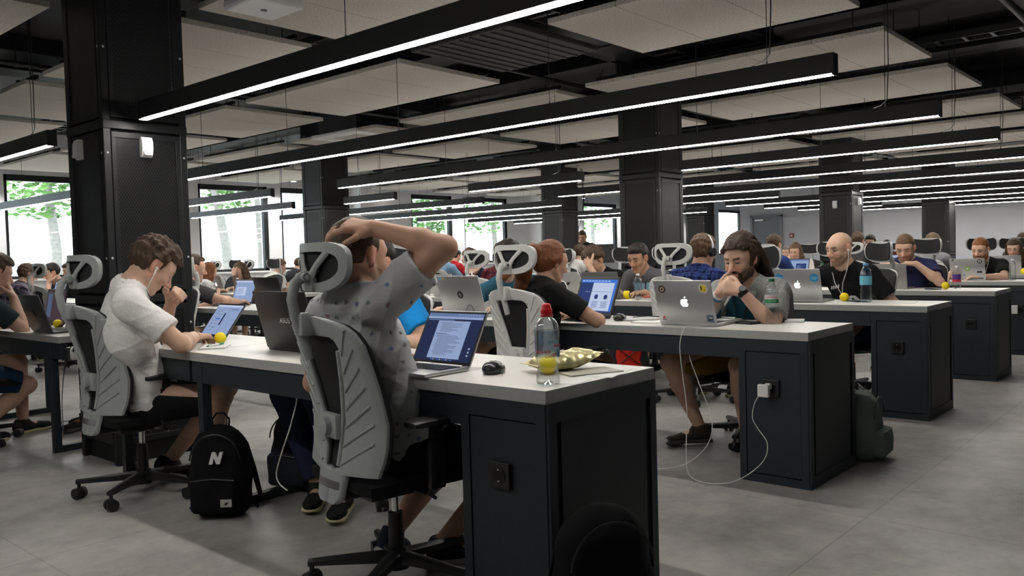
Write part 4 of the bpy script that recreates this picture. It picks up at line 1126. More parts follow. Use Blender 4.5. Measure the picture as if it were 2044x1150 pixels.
        if hair == 'bun': Hh += [el(q(-.125, 0, .075), (.04, .042, .042), Hf, k=.015)]
        tail = []
        if hair == 'pony':
            pts = [(-.105, 0, .055), (-.150, 0, .035), (-.175, .005, -.03), (-.175, .01, -.11), (-.165, .015, -.20), (-.15, .015, -.27)]; rr = [.028, .040, .048, .048, .040, .022]
            for k in range(5): Hh.append(rc(q(*pts[k]), q(*pts[k + 1]), rr[k], rr[k + 1], k=.02))
            for s in (1, -1): Hh.append(rc(q(.02, s * .070, .03), q(-.03, s * .078, .0), .018, .02, k=.03))
        if hair == 'dreads':
            rg = random.Random(5)
            for k in range(34):
                a = -1.25 + 2.5 * (k % 17) / 16; lay = k // 17; r0 = .088
                p0 = vec(-.055 - .045 * math.cos(a) - .012 * lay, .082 * math.sin(a), .075 - .07 * lay)
                L_ = .30 + .10 * rg.random(); pts = [p0]
                for m in range(5):
                    u = (m + 1) / 5; pts.append(p0 + vec(-.055 * min(1, u * 2) + rg.uniform(-.008, .008) - .02 * u, p0[1] * .15 * u + rg.uniform(-.012, .012) + .02 * u, -L_ * u + .03 * math.sin(min(u, .5) * PI)))
                for m in range(5): tail.append(rc(q(*pts[m]), q(*pts[m + 1]), .0105 - .0006 * m, .0105 - .0006 * (m + 1), k=.004))
            for k in range(30):
                y = -.075 + .14 * rg.random(); x0 = .07 - .05 * rg.random(); z0 = .112 - (abs(y) / .075) ** 2 * .045
                tail.append(rc(q(x0, y, z0 - .012), q(x0 - .09, y * 1.05, z0 + .030), .0155, .014, k=.004)); tail.append(rc(q(x0 - .09, y * 1.05, z0 + .030), q(-.115, y * 1.0, z0 - .03), .014, .013, k=.004))
        fh = dict(crop=.066, short=.070, medium=.064, messy=.070, curly=.060, pony=.072, long=.070, dreads=.080, bun=.074, fade=.075)[hair]
        longh = hair in ('long', 'pony', 'dreads', 'bun')
        amp = dict(crop=.001, short=.0028, medium=.004, messy=.0065, curly=.0065, pony=.0012, long=.002, dreads=.003, bun=.002, fade=.0015)[hair]
        def posth(P, d):
            v = (P - (skull - o0)) @ Hf / sc; x, y, z = v[..., 0], np.abs(v[..., 1]), v[..., 2]
            fr = 150 if hair != 'curly' else 190
            A_ = np.sin(x * fr * .5 + 3 * np.sin(z * 40) + y * 30) * np.sin(v[..., 1] * fr + 2 * np.sin(x * 35)) + .6 * np.sin(z * fr * .8 + v[..., 1] * 70 + x * 60)
            d = d - amp * A_
            hl = fh - .35 * np.maximum(0, y - .035) * (1 if not longh else .4)
            fcut = np.minimum((x - (.030 - .25 * np.maximum(0, .02 - z))) if not longh else (x - .020 - .1 * np.maximum(0, -z)), hl - z)                    # the face
            d = np.maximum(d, fcut)
            if not longh:
                d = np.maximum(d, np.minimum(np.minimum(x + .028 , -.004 - z + .0 * x), 1))                # round the ears
                d = np.maximum(d, -.062 - z)
                ear = np.maximum(np.maximum(np.abs(x + .006) - .024, np.abs(z + .004) - .030), .066 - y)
                d = np.maximum(d, -ear)
            return d
        soft('hair', Hh, hr, hm, root, posth, slack=.02)
        if tail: soft('dreadlocks', tail, hr, hm, root)
    if beard >= 1:
        Bb = []
        for s in (1, -1):
            Bb += [rc(q(.000, s * .060, -.035), q(.02, s * .056, -.075), .013, .017, k=.02), rc(q(.02, s * .056, -.075), q(.070, s * .020, -.112), .018, .018, k=.02), rc(q(.088, s * .006, -.054), q(.076, s * .030, -.072), .0065, .0065, k=.01), rc(q(.076, s * .03, -.072), q(.07, s * .022, -.105), .008, .012, k=.012)]
        Bb.append(rc(q(.076, -.012, -.100), q(.076, .012, -.100), .016 + .006 * (beard - 1), k=.015)); Bb.append(rc(q(.07, 0, -.112), q(.066, 0, -.118 - .012 * beard), .018, .014, k=.015))
        def postb(P, d):
            v = (P - (skull - o0)) @ Hf / sc
            return d - .0018 * np.sin(v[..., 0] * 260) * np.sin(v[..., 1] * 300 + v[..., 2] * 120)
        soft('beard', Bb, hr, hairmat(bcol or hcol, HAIR[bcol or hcol]), root, postb)
    K = dict(root=root, o0=o0, skull=skull, Hf=Hf, sc=sc, arms=arms, hip=hip, fwd=fwd, lft=lft, chest=chest, Rt=Rt, ax=ax, bk=bk, nb=nb, legs=lg)
    if extras: extras(K)
    return K
def shift(p, o):
    p = dict(p)
    for k in ('a', 'b', 'c'):
        if k in p: p[k] = p[k] + o
    if p['cut'] is not None: p['cut'] = [(np.asarray(a) + o, b) for a, b in p['cut']]
    return p

def earphones(K, col=M_CABLE, long=.35):
    q = lambda x, y, z: Vector(K['skull'] - K['o0'] + K['Hf'] @ (vec(x, y, z) * K['sc']))
    mb = MB(); j = Vector(K['chest'] - K['o0'] - K['bk'] * .15 - K['ax'] * .02)
    for s in (1, -1):
        e = q(.004, s * .084, -.012); mb.sph(e, .0085, seg=8); mb.cyl(e, q(.012, s * .088, -.045), .0042, .0036, 8)
        a = q(.012, s * .088, -.045); m = q(.035, s * .075, -.15)
        mb.tube([a, a.lerp(m, .5) + Vector((0, 0, -.01)), m, m.lerp(j, .5) + Vector(-K['bk'] * .03), j], .0024, 6)
    part('earphones', mb, col, K['root'], 60)
def headphones(K, m=None):
    q = lambda x, y, z: Vector(K['skull'] - K['o0'] + K['Hf'] @ (vec(x, y, z) * K['sc']))
    mb = MB()
    mb.tube([q(-.01, .092 * math.cos(a) * (1.03), .125 * math.sin(a) + .012) for a in [PI * k / 14 for k in range(15)]], .009, 8)
    o = part('headphone_band', mb, m or M_ALU, K['root'], 60)
    for s in (1, -1):
        mb = MB(); mb.cyl(q(-.006, s * .080, -.004), q(-.006, s * .108, -.004), .037, .032, 18); part('ear_cup', mb, M_PLAS, o, 40)
def lanyard(K, col=(.02, .02, .025)):
    o = K['o0']; mb = MB(); n = K['nb'] - o; pts = []
    for s in (1, -1):
        pts.append([n + K['bk'] * .062 + K['ax'] * .02, n + K['lft'] * s * .065 + K['bk'] * .02 + K['ax'] * .03, n + K['lft'] * s * .06 - K['bk'] * .07 - K['ax'] * .03, K['chest'] - o - K['bk'] * .135 + K['lft'] * s * .03 + K['ax'] * .02, K['chest'] - o - K['bk'] * .125 - K['ax'] * .13])
    for p in pts: mb.tube([Vector(v) for v in p], .006, 6, .35)
    part('lanyard', mb, mat('lanyard_%.2f' % col[0], col, .8), K['root'], 60)
def wristband(K, s, m, back=.015, w=.012, r=.034, name='watch_strap'):
    A0, E, Wp, A = K['arms'][s]; u = nrm(Wp - E); c = Wp - u * back - K['o0']
    mb = MB(); mb.cyl(Vector(c - u * w), Vector(c + u * w), r, r - .001, 20); return part(name, mb, m, K['root'], 40)
# ------------------------------------------------------------------ lettering
_TC = {}
def text_mesh(s, size, depth=.0004):
    cu = bpy.data.curves.new('t', 'FONT'); cu.body = s; cu.size = size; cu.align_x = 'CENTER'; cu.align_y = 'CENTER'; cu.extrude = depth; cu.resolution_u = 3
    o = bpy.data.objects.new('t', cu); COL.objects.link(o)
    bpy.context.view_layer.update()
    me = bpy.data.meshes.new_from_object(o.evaluated_get(bpy.context.evaluated_depsgraph_get()))
    bpy.data.objects.remove(o); bpy.data.curves.remove(cu)
    return me
def lettering(name, s, size, m, parent, M, shear=0):
    me = text_mesh(s, size); me.name = name; me.materials.clear(); me.materials.append(m)
    if shear:
        for v in me.vertices: v.co.x += shear * v.co.y
    me.transform(M); return link(name, me, parent)
def wrapped(name, s, size, m, parent, r, z, ang, flat=1.0, slant=0):
    me = text_mesh(s, size); me.name = name; me.materials.clear(); me.materials.append(m)
    for v in me.vertices:
        a = ang + v.co.x / r; q = r + .0006 + v.co.z; zz = z + v.co.y + slant * v.co.x; v.co = (q * math.cos(a), q * math.sin(a), zz)
    return link(name, me, parent)

# ------------------------------------------------------------------ laptops: hinge along local Y at the origin, base towards -X, screen faces -X
APPLE = [(0, .28), (.12, .33), (.25, .34), (.36, .27), (.42, .20), (.34, .12), (.30, .02), (.31, -.08), (.37, -.16), (.44, -.20), (.40, -.31), (.32, -.42), (.23, -.50), (.14, -.50), (0, -.455), (-.12, -.50), (-.23, -.50), (-.33, -.40), (-.42, -.24), (-.45, -.05), (-.43, .12), (-.35, .26), (-.22, .34), (-.10, .325)]
LEAF = [(0, .38), (.02, .50), (.10, .60), (.20, .655), (.19, .53), (.11, .42)]
S_BLUE = emis('screen_pale_blue', (.36, .47, .74), .75)
S_NAVY = emis('screen_navy', (.025, .035, .09), .8)
S_DKBL = emis('screen_dark_blue', (.03, .05, .16), 1.0)
S_WHITE = emis('screen_white', (.52, .60, .80), .95)
S_TXT = emis('screen_text', (.10, .13, .22), .8)
S_BAR = emis('screen_bar', (.14, .20, .38), .9)
S_HI = emis('screen_highlight', (.05, .17, .60), 1.0)
S_DARK = emis('screen_dim', (.07, .05, .06), .8)
LOGO_LIT = emis('lit_logo', (1, 1, 1), 1.6)
def lid_mat4(ang, off=0):
    """local frame on the lid: X across (seen from the back: to the right), Y up the lid, Z out of the BACK of the lid"""
    a = math.radians(ang); up = Vector((-math.cos(a), 0, math.sin(a))); nb = Vector((math.sin(a), 0, math.cos(a)))
    xr = up.cross(nb); M = Matrix((xr, up, nb)).transposed().to_4x4(); M.translation = Vector((0, 0, .014)) + nb * off
    return M
def laptop(x, y, deg, label, w=.33, d=.23, ang=112, m=None, screen=None, logo='apple', lit=True, stickers=(), z=DZ, bezel=.010, keys=True, name='laptop'):
    m = m or M_ALU
    t = thing(name, label, 'laptop', (x, y, z), math.radians(deg), 'open laptops')
    mb = MB(); mb.box((-d / 2, 0, .0085), (d, w, .013), bev=.004)
    for sx in (-.02, -d + .02):
        for sy in (-1, 1): mb.cyl((sx, sy * (w / 2 - .03), 0), (sx, sy * (w / 2 - .03), .003), .008, seg=8)
    b = part('base', mb, m, t, 40)
    if keys:
        mb = MB(); n = 14; kw = (w * .84) / n
        mb.box((-d * .34, 0, .0152), (d * .46, w * .86, .0006))
        for r in range(6):
            for k in range(n):
                if r == 5 and 4 <= k <= 8:
                    if k == 4: mb.box((-d * .54, 0, .0162), (d * .06, kw * 5 * .95, .0016))
                    continue
                mb.box((-d * (.14 + .08 * r), -w * .42 + kw * (k + .5), .0162), (d * .068, kw * .84, .0016))
        part('keyboard', mb, M_KEYS, t)
        mb = MB(); mb.box((-d * .79, 0, .0152), (d * .34, w * .34, .0006)); part('trackpad', mb, mat('trackpad', (.5, .5, .5), .3, .5) if m is M_ALU else M_KEYS, t)
    M = lid_mat4(ang); Mi = M.copy()
    def P(xx, yy, zz): return M @ Vector((xx, yy, zz))
    R3 = M.to_3x3()
    mb = MB(); mb.box(P(0, d / 2, .0035), (w, d, .006), R=R3, bev=.0028); mb.cyl((0, -w * .38, .012), (0, w * .38, .012), .006, seg=10); ld = part('lid', mb, m, t, 40)
    mb = MB(); mb.box(P(0, d / 2, .0000), (w - .006, d - .006, .0012), R=R3); part('screen_bezel', mb, M_PLAS, t)
    if screen:
        sw, sh = w - 2 * bezel, d - 2 * bezel - .006; mats = []; mb = MB()
        def quad(x0, y0, x1, y1, mt, lay):
            if mt not in mats: mats.append(mt)
            mb.mi = mats.index(mt); z_ = -.0009 - .0003 * lay
            # as the user sees it: u to the right, v up
            vs = [mb.bm.verts.new(P(-(u - .5) * sw, bezel + .004 + v * sh, z_)) for u, v in ((x0, y0), (x1, y0), (x1, y1), (x0, y1))]
            f = mb.bm.faces.new(vs); f.material_index = mb.mi
        screen(quad)
        me = bpy.data.meshes.new('screen'); mb.bm.to_mesh(me); mb.bm.free()
        for q in mats: me.materials.append(q)
        link('screen', me, t)
    if logo == 'apple':
        s = .052; mb = MB(); mb.prism([(a * s, b * s) for a, b in APPLE], .0006, M @ Matrix.Translation((0, d * .5, .0066))); mb.prism([(a * s, b * s) for a, b in LEAF], .0006, M @ Matrix.Translation((0, d * .5, .0066)))
        part('lid_logo', mb, LOGO_LIT if lit else M_PLAS, ld)
    elif logo == 'ASUS':
        lettering('lid_logo', 'ASUS', .034, M_CHROME, ld, M @ Matrix.Translation((0, d * .5, .0068)), .25)
    elif logo == 'round':
        mb = MB(); mb.cyl(P(0, d * .52, .0064), P(0, d * .52, .0074), .026, seg=28); o = part('lid_logo', mb, mat('logo_dark', (.06, .06, .065), .3, .5), ld)
        mb = MB()
        for px_, py_, L_ in ((-.007, .004, .026), (.006, -.004, .026)): mb.box(P(px_, d * .52 + py_, .0077), (.004, L_, .0006), R=R3 @ Matrix.Rotation(-.3, 3, 'Z'))
        mb.box(P(-.001, d * .52 + .004, .0077), (.016, .003, .0006), R=R3); mb.box(P(.0, d * .52 - .005, .0077), (.016, .003, .0006), R=R3); part('logo_mark', mb, M_ALU, o)
    for st in stickers: st(t, ld, M, w, d)
    return t
def sticker(poly, m, xx, yy, sub=(), rot=0, label=None):
    def f(t, ld, M, w, d):
        T = M @ Matrix.Translation((xx * w, yy * d, .0066)) @ Matrix.Rotation(rot, 4, 'Z')
        mb = MB(); mb.prism(poly, .0003, T); o = part('sticker', mb, m, ld, None, label)
        for k, (pl, mm) in enumerate(sub):
            q = T @ Matrix.Translation((0, 0, .0004 + .0001 * k))
            if isinstance(pl, tuple): lettering('sticker_text', pl[0], pl[1], mm, o, q @ Matrix.Translation((pl[2], pl[3], 0)))
            else:
                mb = MB(); mb.prism(pl, .0002, q); part('sticker_print', mb, mm, o)
    return f
def ngon(r, n, a0=0, sx=1): return [(r * sx * math.cos(a0 + 2 * PI * k / n), r * math.sin(a0 + 2 * PI * k / n)) for k in range(n)]
def rect(w, h, x=0, y=0): return [(x - w / 2, y - h / 2), (x + w / 2, y - h / 2), (x + w / 2, y + h / 2), (x - w / 2, y + h / 2)]
K_BLK = mat('print_black', (.012, .012, .013), .5); K_WHT = mat('print_white', (.75, .75, .75), .5); K_YEL = mat('print_yellow', (.80, .60, .02), .5); K_BLU = mat('print_blue', (.04, .28, .55), .5); K_RED = mat('print_red', (.55, .02, .03), .5); K_GRN = mat('print_green', (.01, .22, .07), .5); K_LBL = mat('print_light_blue', (.25, .55, .75), .5); K_PURP = mat('print_purple', (.08, .03, .22), .5); K_LGRN = mat('print_lime', (.20, .50, .05), .5)

# screens
def scr_doc(q):
    q(0, 0, 1, 1, S_NAVY, 0); q(0, .93, 1, 1, S_BAR, 1); q(0, .88, 1, .93, S_BLUE, 1); q(.02, .845, .5, .865, S_BAR, 1)
    q(.22, .05, .80, .84, S_BLUE, 1)
    r = random.Random(2); y = .80
    while y > .10:
        ind = .30 if r.random() < .7 else .26
        if r.random() < .14: y -= .03; q(.25, y, .25 + .2 * r.random() + .1, y + .012, S_TXT, 2)
        else: q(ind, y, ind + .2 + .25 * r.random(), y + .007, S_TXT, 2)
        y -= .021
    for k in range(10): q(.30 + .04 * k, .012, .325 + .04 * k, .034, [S_HI, S_BLUE, S_TXT][k % 3], 2)
    for v in (.12, .19, .26): q(.91, v, .94, v + .035, S_BLUE, 2)
    for k in range(8): q(.55 + .05 * k, .965, .58 + .05 * k, .985, S_BLUE, 2)
def scr_list(q):
    q(0, 0, 1, 1, S_BLUE, 0); q(.0, .93, 1, 1, S_WHITE, 1); q(.55, .0, .56, .93, S_BAR, 1); q(.62, .84, .9, .87, S_BAR, 1)
    for k in range(7): q(.12, .12 + .11 * k, .16, .15 + .11 * k, S_TXT, 1); q(.2, .125 + .11 * k, .3 + .04 * (k % 3), .14 + .11 * k, S_BAR, 1)
    q(.20, .50, .38, .545, S_HI, 2); q(.44, .32, .50, .72, S_NAVY, 2); q(.3, .2, .33, .23, S_TXT, 1)
def scr_split(q):
    q(0, 0, 1, 1, S_WHITE, 0); q(0, .0, .36, .9, S_DKBL, 1); q(0, .9, 1, 1, S_HI, 1); q(.94, 0, 1, .9, S_HI, 1); q(0, 0, 1, .05, S_DKBL, 2); q(.36, .62, .94, .63, S_BAR, 2)
    for k in range(9): q(.03 + .09 * k, .935, .09 + .09 * k, .965, S_WHITE, 2)
    for c in (.52, .78):
        q(c - .035, .40, c + .035, .54, S_DKBL, 2); q(c - .05, .43, c + .05, .51, S_DKBL, 2)
        for k in range(6): q(c - .09, .14 + .035 * k, c + .06 + .03 * (k % 2), .155 + .035 * k, S_BAR, 2)
    q(.18, .6, .32, .63, S_BAR, 2)
def scr_plain(q):
    q(0, 0, 1, 1, S_BLUE, 0); q(0, .92, 1, 1, S_WHITE, 1); q(.1, .3, .6, .7, S_WHITE, 1)
    for k in range(6): q(.15, .36 + .05 * k, .4 + .1 * (k % 2), .375 + .05 * k, S_BAR, 2)
def scr_code(q):
    q(0, 0, 1, 1, S_BLUE, 0); q(.45, .1, .9, .7, S_DKBL, 1); q(0, .9, 1, 1, S_BAR, 1)
    for k in range(8): q(.5, .2 + .05 * k, .6 + .08 * (k % 3), .215 + .05 * k, S_BLUE, 2)
def scr_dim(q): q(0, 0, 1, 1, S_DARK, 0); q(.05, .1, .3, .9, S_TXT, 1)

# ------------------------------------------------------------------ bottles, balls and small things
def bottle(x, y, label, h=.21, r=.032, kind='still', capm=None, wrap=None, z=DZ, m=None, fill=True, rz=0, group='clear water bottles on the desks'):
    t = thing('water_bottle', label, 'bottle', (x, y, z), rz, group)
    m = m or M_PET
    if kind == 'sport':
        pr = [(.60, 0), (.86, .008), (.96, .03), (.92, .10), (.86, .16), (.80, .20), (.82, .245), (.90, .28), (.885, .30), (1.0, .335), (1.0, .42), (.985, .46), (1.0, .50), (1.0, .60), (.985, .66), (.90, .735), (.70, .79), (.46, .825), (.36, .84), (.36, .862)]
    else:
        pr = [(.62, 0), (.90, .01), (1.0, .04), (1.0, .10), (.93, .15), (1.0, .20), (.92, .25), (1.0, .30), (.90, .36), (.93, .40), (.97, .44), (.97, .62), (1.0, .66), (.95, .73), (.78, .81), (.55, .875), (.42, .905), (.40, .93)]
    prof = [(0, .012)] + [(r * a, h * b) for a, b in pr] + [(r * pr[-1][0] * .8, h * pr[-1][1]), (0, h * pr[-1][1])]
    sh = (lambda a, q: 1 + (.035 * math.cos(5 * a) if q < h * .12 else (.010 * math.cos(9 * a + q * 130) if q < h * .34 else 0)))
    mb = MB(); mb.lathe(prof, seg=40, shape=sh); part('bottle_body', mb, m, t, 60)
    cm = capm or M_WHITE; top = h * pr[-1][1]; rn = r * pr[-1][0]
    mb = MB()
    if kind == 'sport':
        mb.lathe([(0, 0), (rn * 1.28, 0), (rn * 1.30, .013), (rn * 1.22, .016), (rn * 1.05, .018), (rn * 1.05, .025), (rn * .92, .029), (rn * .62, .033), (0, .034)], (0, 0, top), 24, lambda a, q: 1 + .015 * math.cos(18 * a)); mb.lathe([(rn * 1.30, 0), (rn * 1.42, .002), (rn * 1.42, .005), (rn * 1.3, .006)], (0, 0, top - .008), 24)
    else: mb.lathe([(0, 0), (rn * 1.12, 0), (rn * 1.12, .014), (rn * 1.0, .016), (0, .016)], (0, 0, top - .002), 22, lambda a, q: 1 + .02 * math.cos(20 * a))
    part('cap', mb, cm, t, 50)
    if wrap: wrap(t, r, h)
    return t
def band(r, z0, z1, m, t, ang=(0, 2 * PI), name='label_band'):
    mb = MB(); n = 36; A, B = [], []
    for z in (z0, z1):
        A.append([((r + .0006) * math.cos(ang[0] + (ang[1] - ang[0]) * k / n), (r + .0006) * math.sin(ang[0] + (ang[1] - ang[0]) * k / n), z) for k in range(n + 1)]); B.append([((r + .0002) * math.cos(ang[0] + (ang[1] - ang[0]) * k / n), (r + .0002) * math.sin(ang[0] + (ang[1] - ang[0]) * k / n), z) for k in range(n + 1)])
    mb.slab(A, B); return part(name, mb, m, t, 60)
M_LABELC = clear_mat('clear_label_film', (.86, .90, .93))
def ball(x, y, label, r=.030, z=DZ):
    t = tag(link('stress_ball', None, None, (x, y, z + r)), label, 'ball', 'yellow stress balls on the desks')
    mb = MB(); mb.sph((0, 0, 0), r, seg=32); part('rubber_shell', mb, M_YEL, t, 180)
    mb = MB(); mb.tube([(r * 1.0 * math.cos(a), 0, r * 1.0 * math.sin(a)) for a in [2 * PI * k / 40 for k in range(41)]], r * .012, 5); part('mould_seam', mb, mat('yellow_seam', (.70, .52, .005), .5), t)
    return t
def slab_thing(name, label, cat, x, y, rz, dims, m, z=DZ, bev=.003, group=None):
    mb = MB(); mb.box((0, 0, dims[2] / 2), dims, bev=min(bev, dims[2] * .4)); o = tag(part(name, mb, m), label, cat, group); o.location = (x, y, z); o.rotation_euler.z = rz; return o
def cable(label, pts, r=.0022, m=None, name='charging_cable'):
    # smooth through the points
    P = [Vector(p) for p in pts]; out = []
    for i in range(len(P) - 1):
        p0, p1, p2, p3 = P[max(i - 1, 0)], P[i], P[i + 1], P[min(i + 2, len(P) - 1)]
        for k in range(8):
            u = k / 8; out.append(.5 * ((2 * p1) + (p2 - p0) * u + (2 * p0 - 5 * p1 + 4 * p2 - p3) * u * u + (3 * p1 - p0 - 3 * p2 + p3) * u ** 3))
    out.append(P[-1]); mb = MB(); mb.tube(out, r, 7); return tag(part(name, mb, m or M_CABLE, None, 60), label, 'cable')
def mouse(x, y, rz, label, z=DZ, m=None):
    t = thing('computer_mouse', label, 'mouse', (x, y, z), rz, 'computer mice on the desks')
    pr = [el((0, 0, .012), (.058, .034, .026), k=.02), el((-.012, .004, .020), (.036, .030, .020), k=.02)]
    soft('mouse_shell', pr, .004, m or mat('mouse_black', (.02, .02, .022), .25), t, lambda P, d: np.maximum(d, .0005 - P[..., 2]))
    mb = MB(); mb.cyl((.034, -.004, .028), (.034, .004, .028), .009, seg=14); part('scroll_wheel', mb, mat('wheel_grey', (.08, .08, .08), .4), t)
    mb = MB(); mb.tube([(.056, 0, .012), (.04, 0, .030), (.02, 0, .0365)], .0012, 5); part('button_gap', mb, K_BLK, t)
    return t
# ------------------------------------------------------------------ the seated people
def v3(*a): return np.array(a, float)
def fist_at_face(hp, heading, side, drop=.135, fwd=.10, lat=.02):
    th = math.radians(heading); f = v3(math.cos(th), math.sin(th), 0); l = v3(-math.sin(th), math.cos(th), 0)
    hp = np.array(hp, float)
    return dict(w=hp + f * (fwd + .03) + l * side * (lat + .02) - v3(0, 0, drop + .055), d=v3(0, 0, 1) * .9 - f * .25 - l * side * .2, n=-f * .8 - l * side * .4, curl=(.9, 1.2, .7), pole=f * .6 - v3(0, 0, 1) + l * side * .35)
def brow_hand(hp, heading, side):
    th = math.radians(heading); f = v3(math.cos(th), math.sin(th), 0); l = v3(-math.sin(th), math.cos(th), 0); hp = np.array(hp, float)
    return dict(w=hp + f * .125 + l * side * .055 - v3(0, 0, .055), d=v3(0, 0, .9) - l * side * .75 - f * .1, n=-f, curl=(.5, .5, .3), pole=f * .4 - v3(0, 0, 1) + l * side * .5)
def sit_chair(K, label, white=True, heading=None, **kw):
    h = K['hip']; f = K['fwd']; hub = h + f * .065
    deg = math.degrees(math.atan2(f[1], f[0])) if heading is None else heading
    return chair(hub[0], hub[1], deg, label, white, **kw)

# --- 1: the person in the grey printed T-shirt, hand on his head
FCOL = [(.05, .12, .34), (.04, .04, .05), (.12, .035, .04), (.04, .09, .05), (.05, .06, .14), (.10, .09, .07)]
def feather_print(q, w):
    base = np.tile(np.array([[.42, .43, .445]]), (len(q), 1)); cs = .052
    cell = np.floor(w / cs).astype(int)
    H = lambda a, b, c: np.abs(np.sin(cell[:, 0] * a + cell[:, 1] * b + cell[:, 2] * c) * 43758.5453) % 1
    r1, r2, r3, r4, r5 = H(12.99, 78.23, 37.71), H(39.35, 11.13, 83.15), H(73.16, 52.24, 9.15), H(27.2, 91.7, 63.1), H(5.3, 47.9, 21.7)
    d = w - (cell + .4 + .2 * np.stack([r1, r2, r3], 1)) * cs
    u = np.stack([r2 - .5, r3 - .5, (r4 - .5) * .2], 1); u /= np.linalg.norm(u, axis=1)[:, None] + 1e-6
    t = np.einsum('ij,ij->i', d, u); p = np.linalg.norm(d - t[:, None] * u, axis=1); L = .026 + .012 * r4
    m = (np.abs(t) < L) & (p < .0068 * (1 - (t / L) ** 2)) & (r5 > .12)
    base[m] = np.array(FCOL)[(r1 * 5.99).astype(int)[m]] * .75 + base[m] * .25
    return base
GSH = (1.806, 2.283, 1.167)
K = person('person leaning back, hand on top of the head, in a grey feather-print T-shirt', GSH, 0, head=(math.radians(3), .10, 0), skin='a', hair='crop', hcol='brown', beard=.3, shirt=('tee', (.33, .34, .35)), print_fn=feather_print,
    pants=('shorts', (.012, .013, .016)), shoes=(.018, .022, .04), sole=(.55, .55, .52), hip=(1.97, 2.25, .50), res=.0048, fold=.0065, hunch=.1, shoulders=(0, .75), seed=4,
    Rr=dict(w=v3(1.795, 2.182, 1.256), e=v3(1.87, 1.925, 1.182), d=v3(-.58, .80, .14), n=v3(.32, .42, -.85), curl=(.35, .45, .35), spread=.22, thumb=.35, sleeve=.66),
    L=dict(w=v3(2.03, 2.47, .792), d=v3(.9, -.3, -.05), n=v3(0, 0, -1), curl=(.2, .3, .2)),
    feet=[dict(a=v3(2.02, 2.40, .13), d=v3(.8, .55, -.3), down=v3(-.35, .0, -.93)), dict(a=v3(2.16, 2.27, .085), d=v3(.72, -.69, 0), pole=v3(1, -.5, .5))], extras=lanyard)
chair(1.917, 2.265, -9, 'grey mesh office chair nearest the camera, under the person with a hand on his head', white=False)
# --- 2: the person in the white T-shirt
WSH = (1.865, 3.915, 1.150)
K = person('person in a plain white T-shirt with earphones, fist held to the mouth', WSH, -22, head=(math.radians(11), .72, 0), skin='b', hair='messy', hcol='brown', shirt=('tee', (.74, .73, .72)), pants=('shorts', (.010, .010, .011)), shoes=(.014, .014, .015), sole=(.55, .54, .52),
    hip=(1.92, 4.10, .50), res=.0048, fold=.0055, seed=11,
    Rr=dict(w=v3(2.03, 3.86, .797), d=v3(.80, .45, -.05), n=v3(0, 0, -1), curl=(.35, .5, .3), pole=v3(-.1, -1, -.55), sleeve=.70),
    L=dict(w=v3(2.005, 4.03, .965), d=v3(.15, -.75, .55), n=v3(-.55, .15, -.75), curl=(1.25, 1.4, .9), thumb=.9, pole=v3(.5, .35, -1)),
    feet=[dict(a=v3(2.10, 4.30, .12), d=v3(.75, -.55, -.25), down=v3(-.25, .1, -.95), k=v3(2.24, 3.95, .515)), dict(a=v3(2.13, 4.04, .10), d=v3(.5, -.86, -.1), k=v3(2.08, 3.72, .515))], extras=lambda K: (earphones(K), lanyard(K)))
wristband(K, -1, mat('thread_band', (.25, .33, .36), .8), .008, .004, .031, 'wristband')
chair(1.90, 4.19, 1, 'grey mesh office chair of the person in the white T-shirt', white=False)
# --- 3: the person in the blue polo shirt behind the first
K = person('person in a bright blue polo shirt and jeans across the nearest desk', (2.585, 3.14, 1.130), 168, head=(math.radians(12), .22, 0), skin='b', hair='fade', hcol='dark', shirt=('tee', (.012, .24, .62)), pants=('jeans', (.018, .026, .055)), shoes=(.012, .012, .014), sole=(.50, .47, .25),
    hip=(2.645, 3.21, .50), res=.006, seed=6, fold=.005, L=dict(w=v3(2.46, 2.98, .795), d=v3(-.8, .5, 0), n=v3(0, 0, -1), pole=v3(.3, -1, -.5), sleeve=.62), Rr=dict(w=v3(2.42, 3.28, .795), d=v3(-.9, -.3, 0), n=v3(0, 0, -1)),
    feet=[dict(a=v3(2.30, 3.08, .10), d=v3(-.62, -.55, 0), k=v3(2.31, 3.25, .52)), dict(a=v3(2.32, 3.30, .10), d=v3(-.62, -.6, 0), k=v3(2.25, 3.43, .525))])
sit_chair(K, 'black-fronted office chair behind the person in the blue polo shirt')
# --- 4: the red-haired person
K = person('person with a red ponytail and black T-shirt leaning an elbow on the desk', (3.87, 3.085, 1.108), -14, head=(math.radians(-4), .26, 0), skin='a', hair='pony', hcol='red', fem=True, shirt=('tee', (.016, .016, .017)), pants=('jeans', (.018, .028, .06)), shoes=(.03, .03, .03), res=.0055, seed=9, fold=.005,
    hip=(3.64, 3.06, .515), Rr=dict(w=v3(4.00, 2.98, .790), d=v3(.5, .8, 0), n=v3(0, 0, -1), curl=(.4, .5, .3), pole=v3(.1, -1, -.45), sleeve=.66), L=dict(w=v3(4.02, 3.22, .79), d=v3(.9, -.2, 0), n=v3(0, 0, -1)))
chair(3.735, 3.02, -6, 'white mesh office chair of the red-haired person')
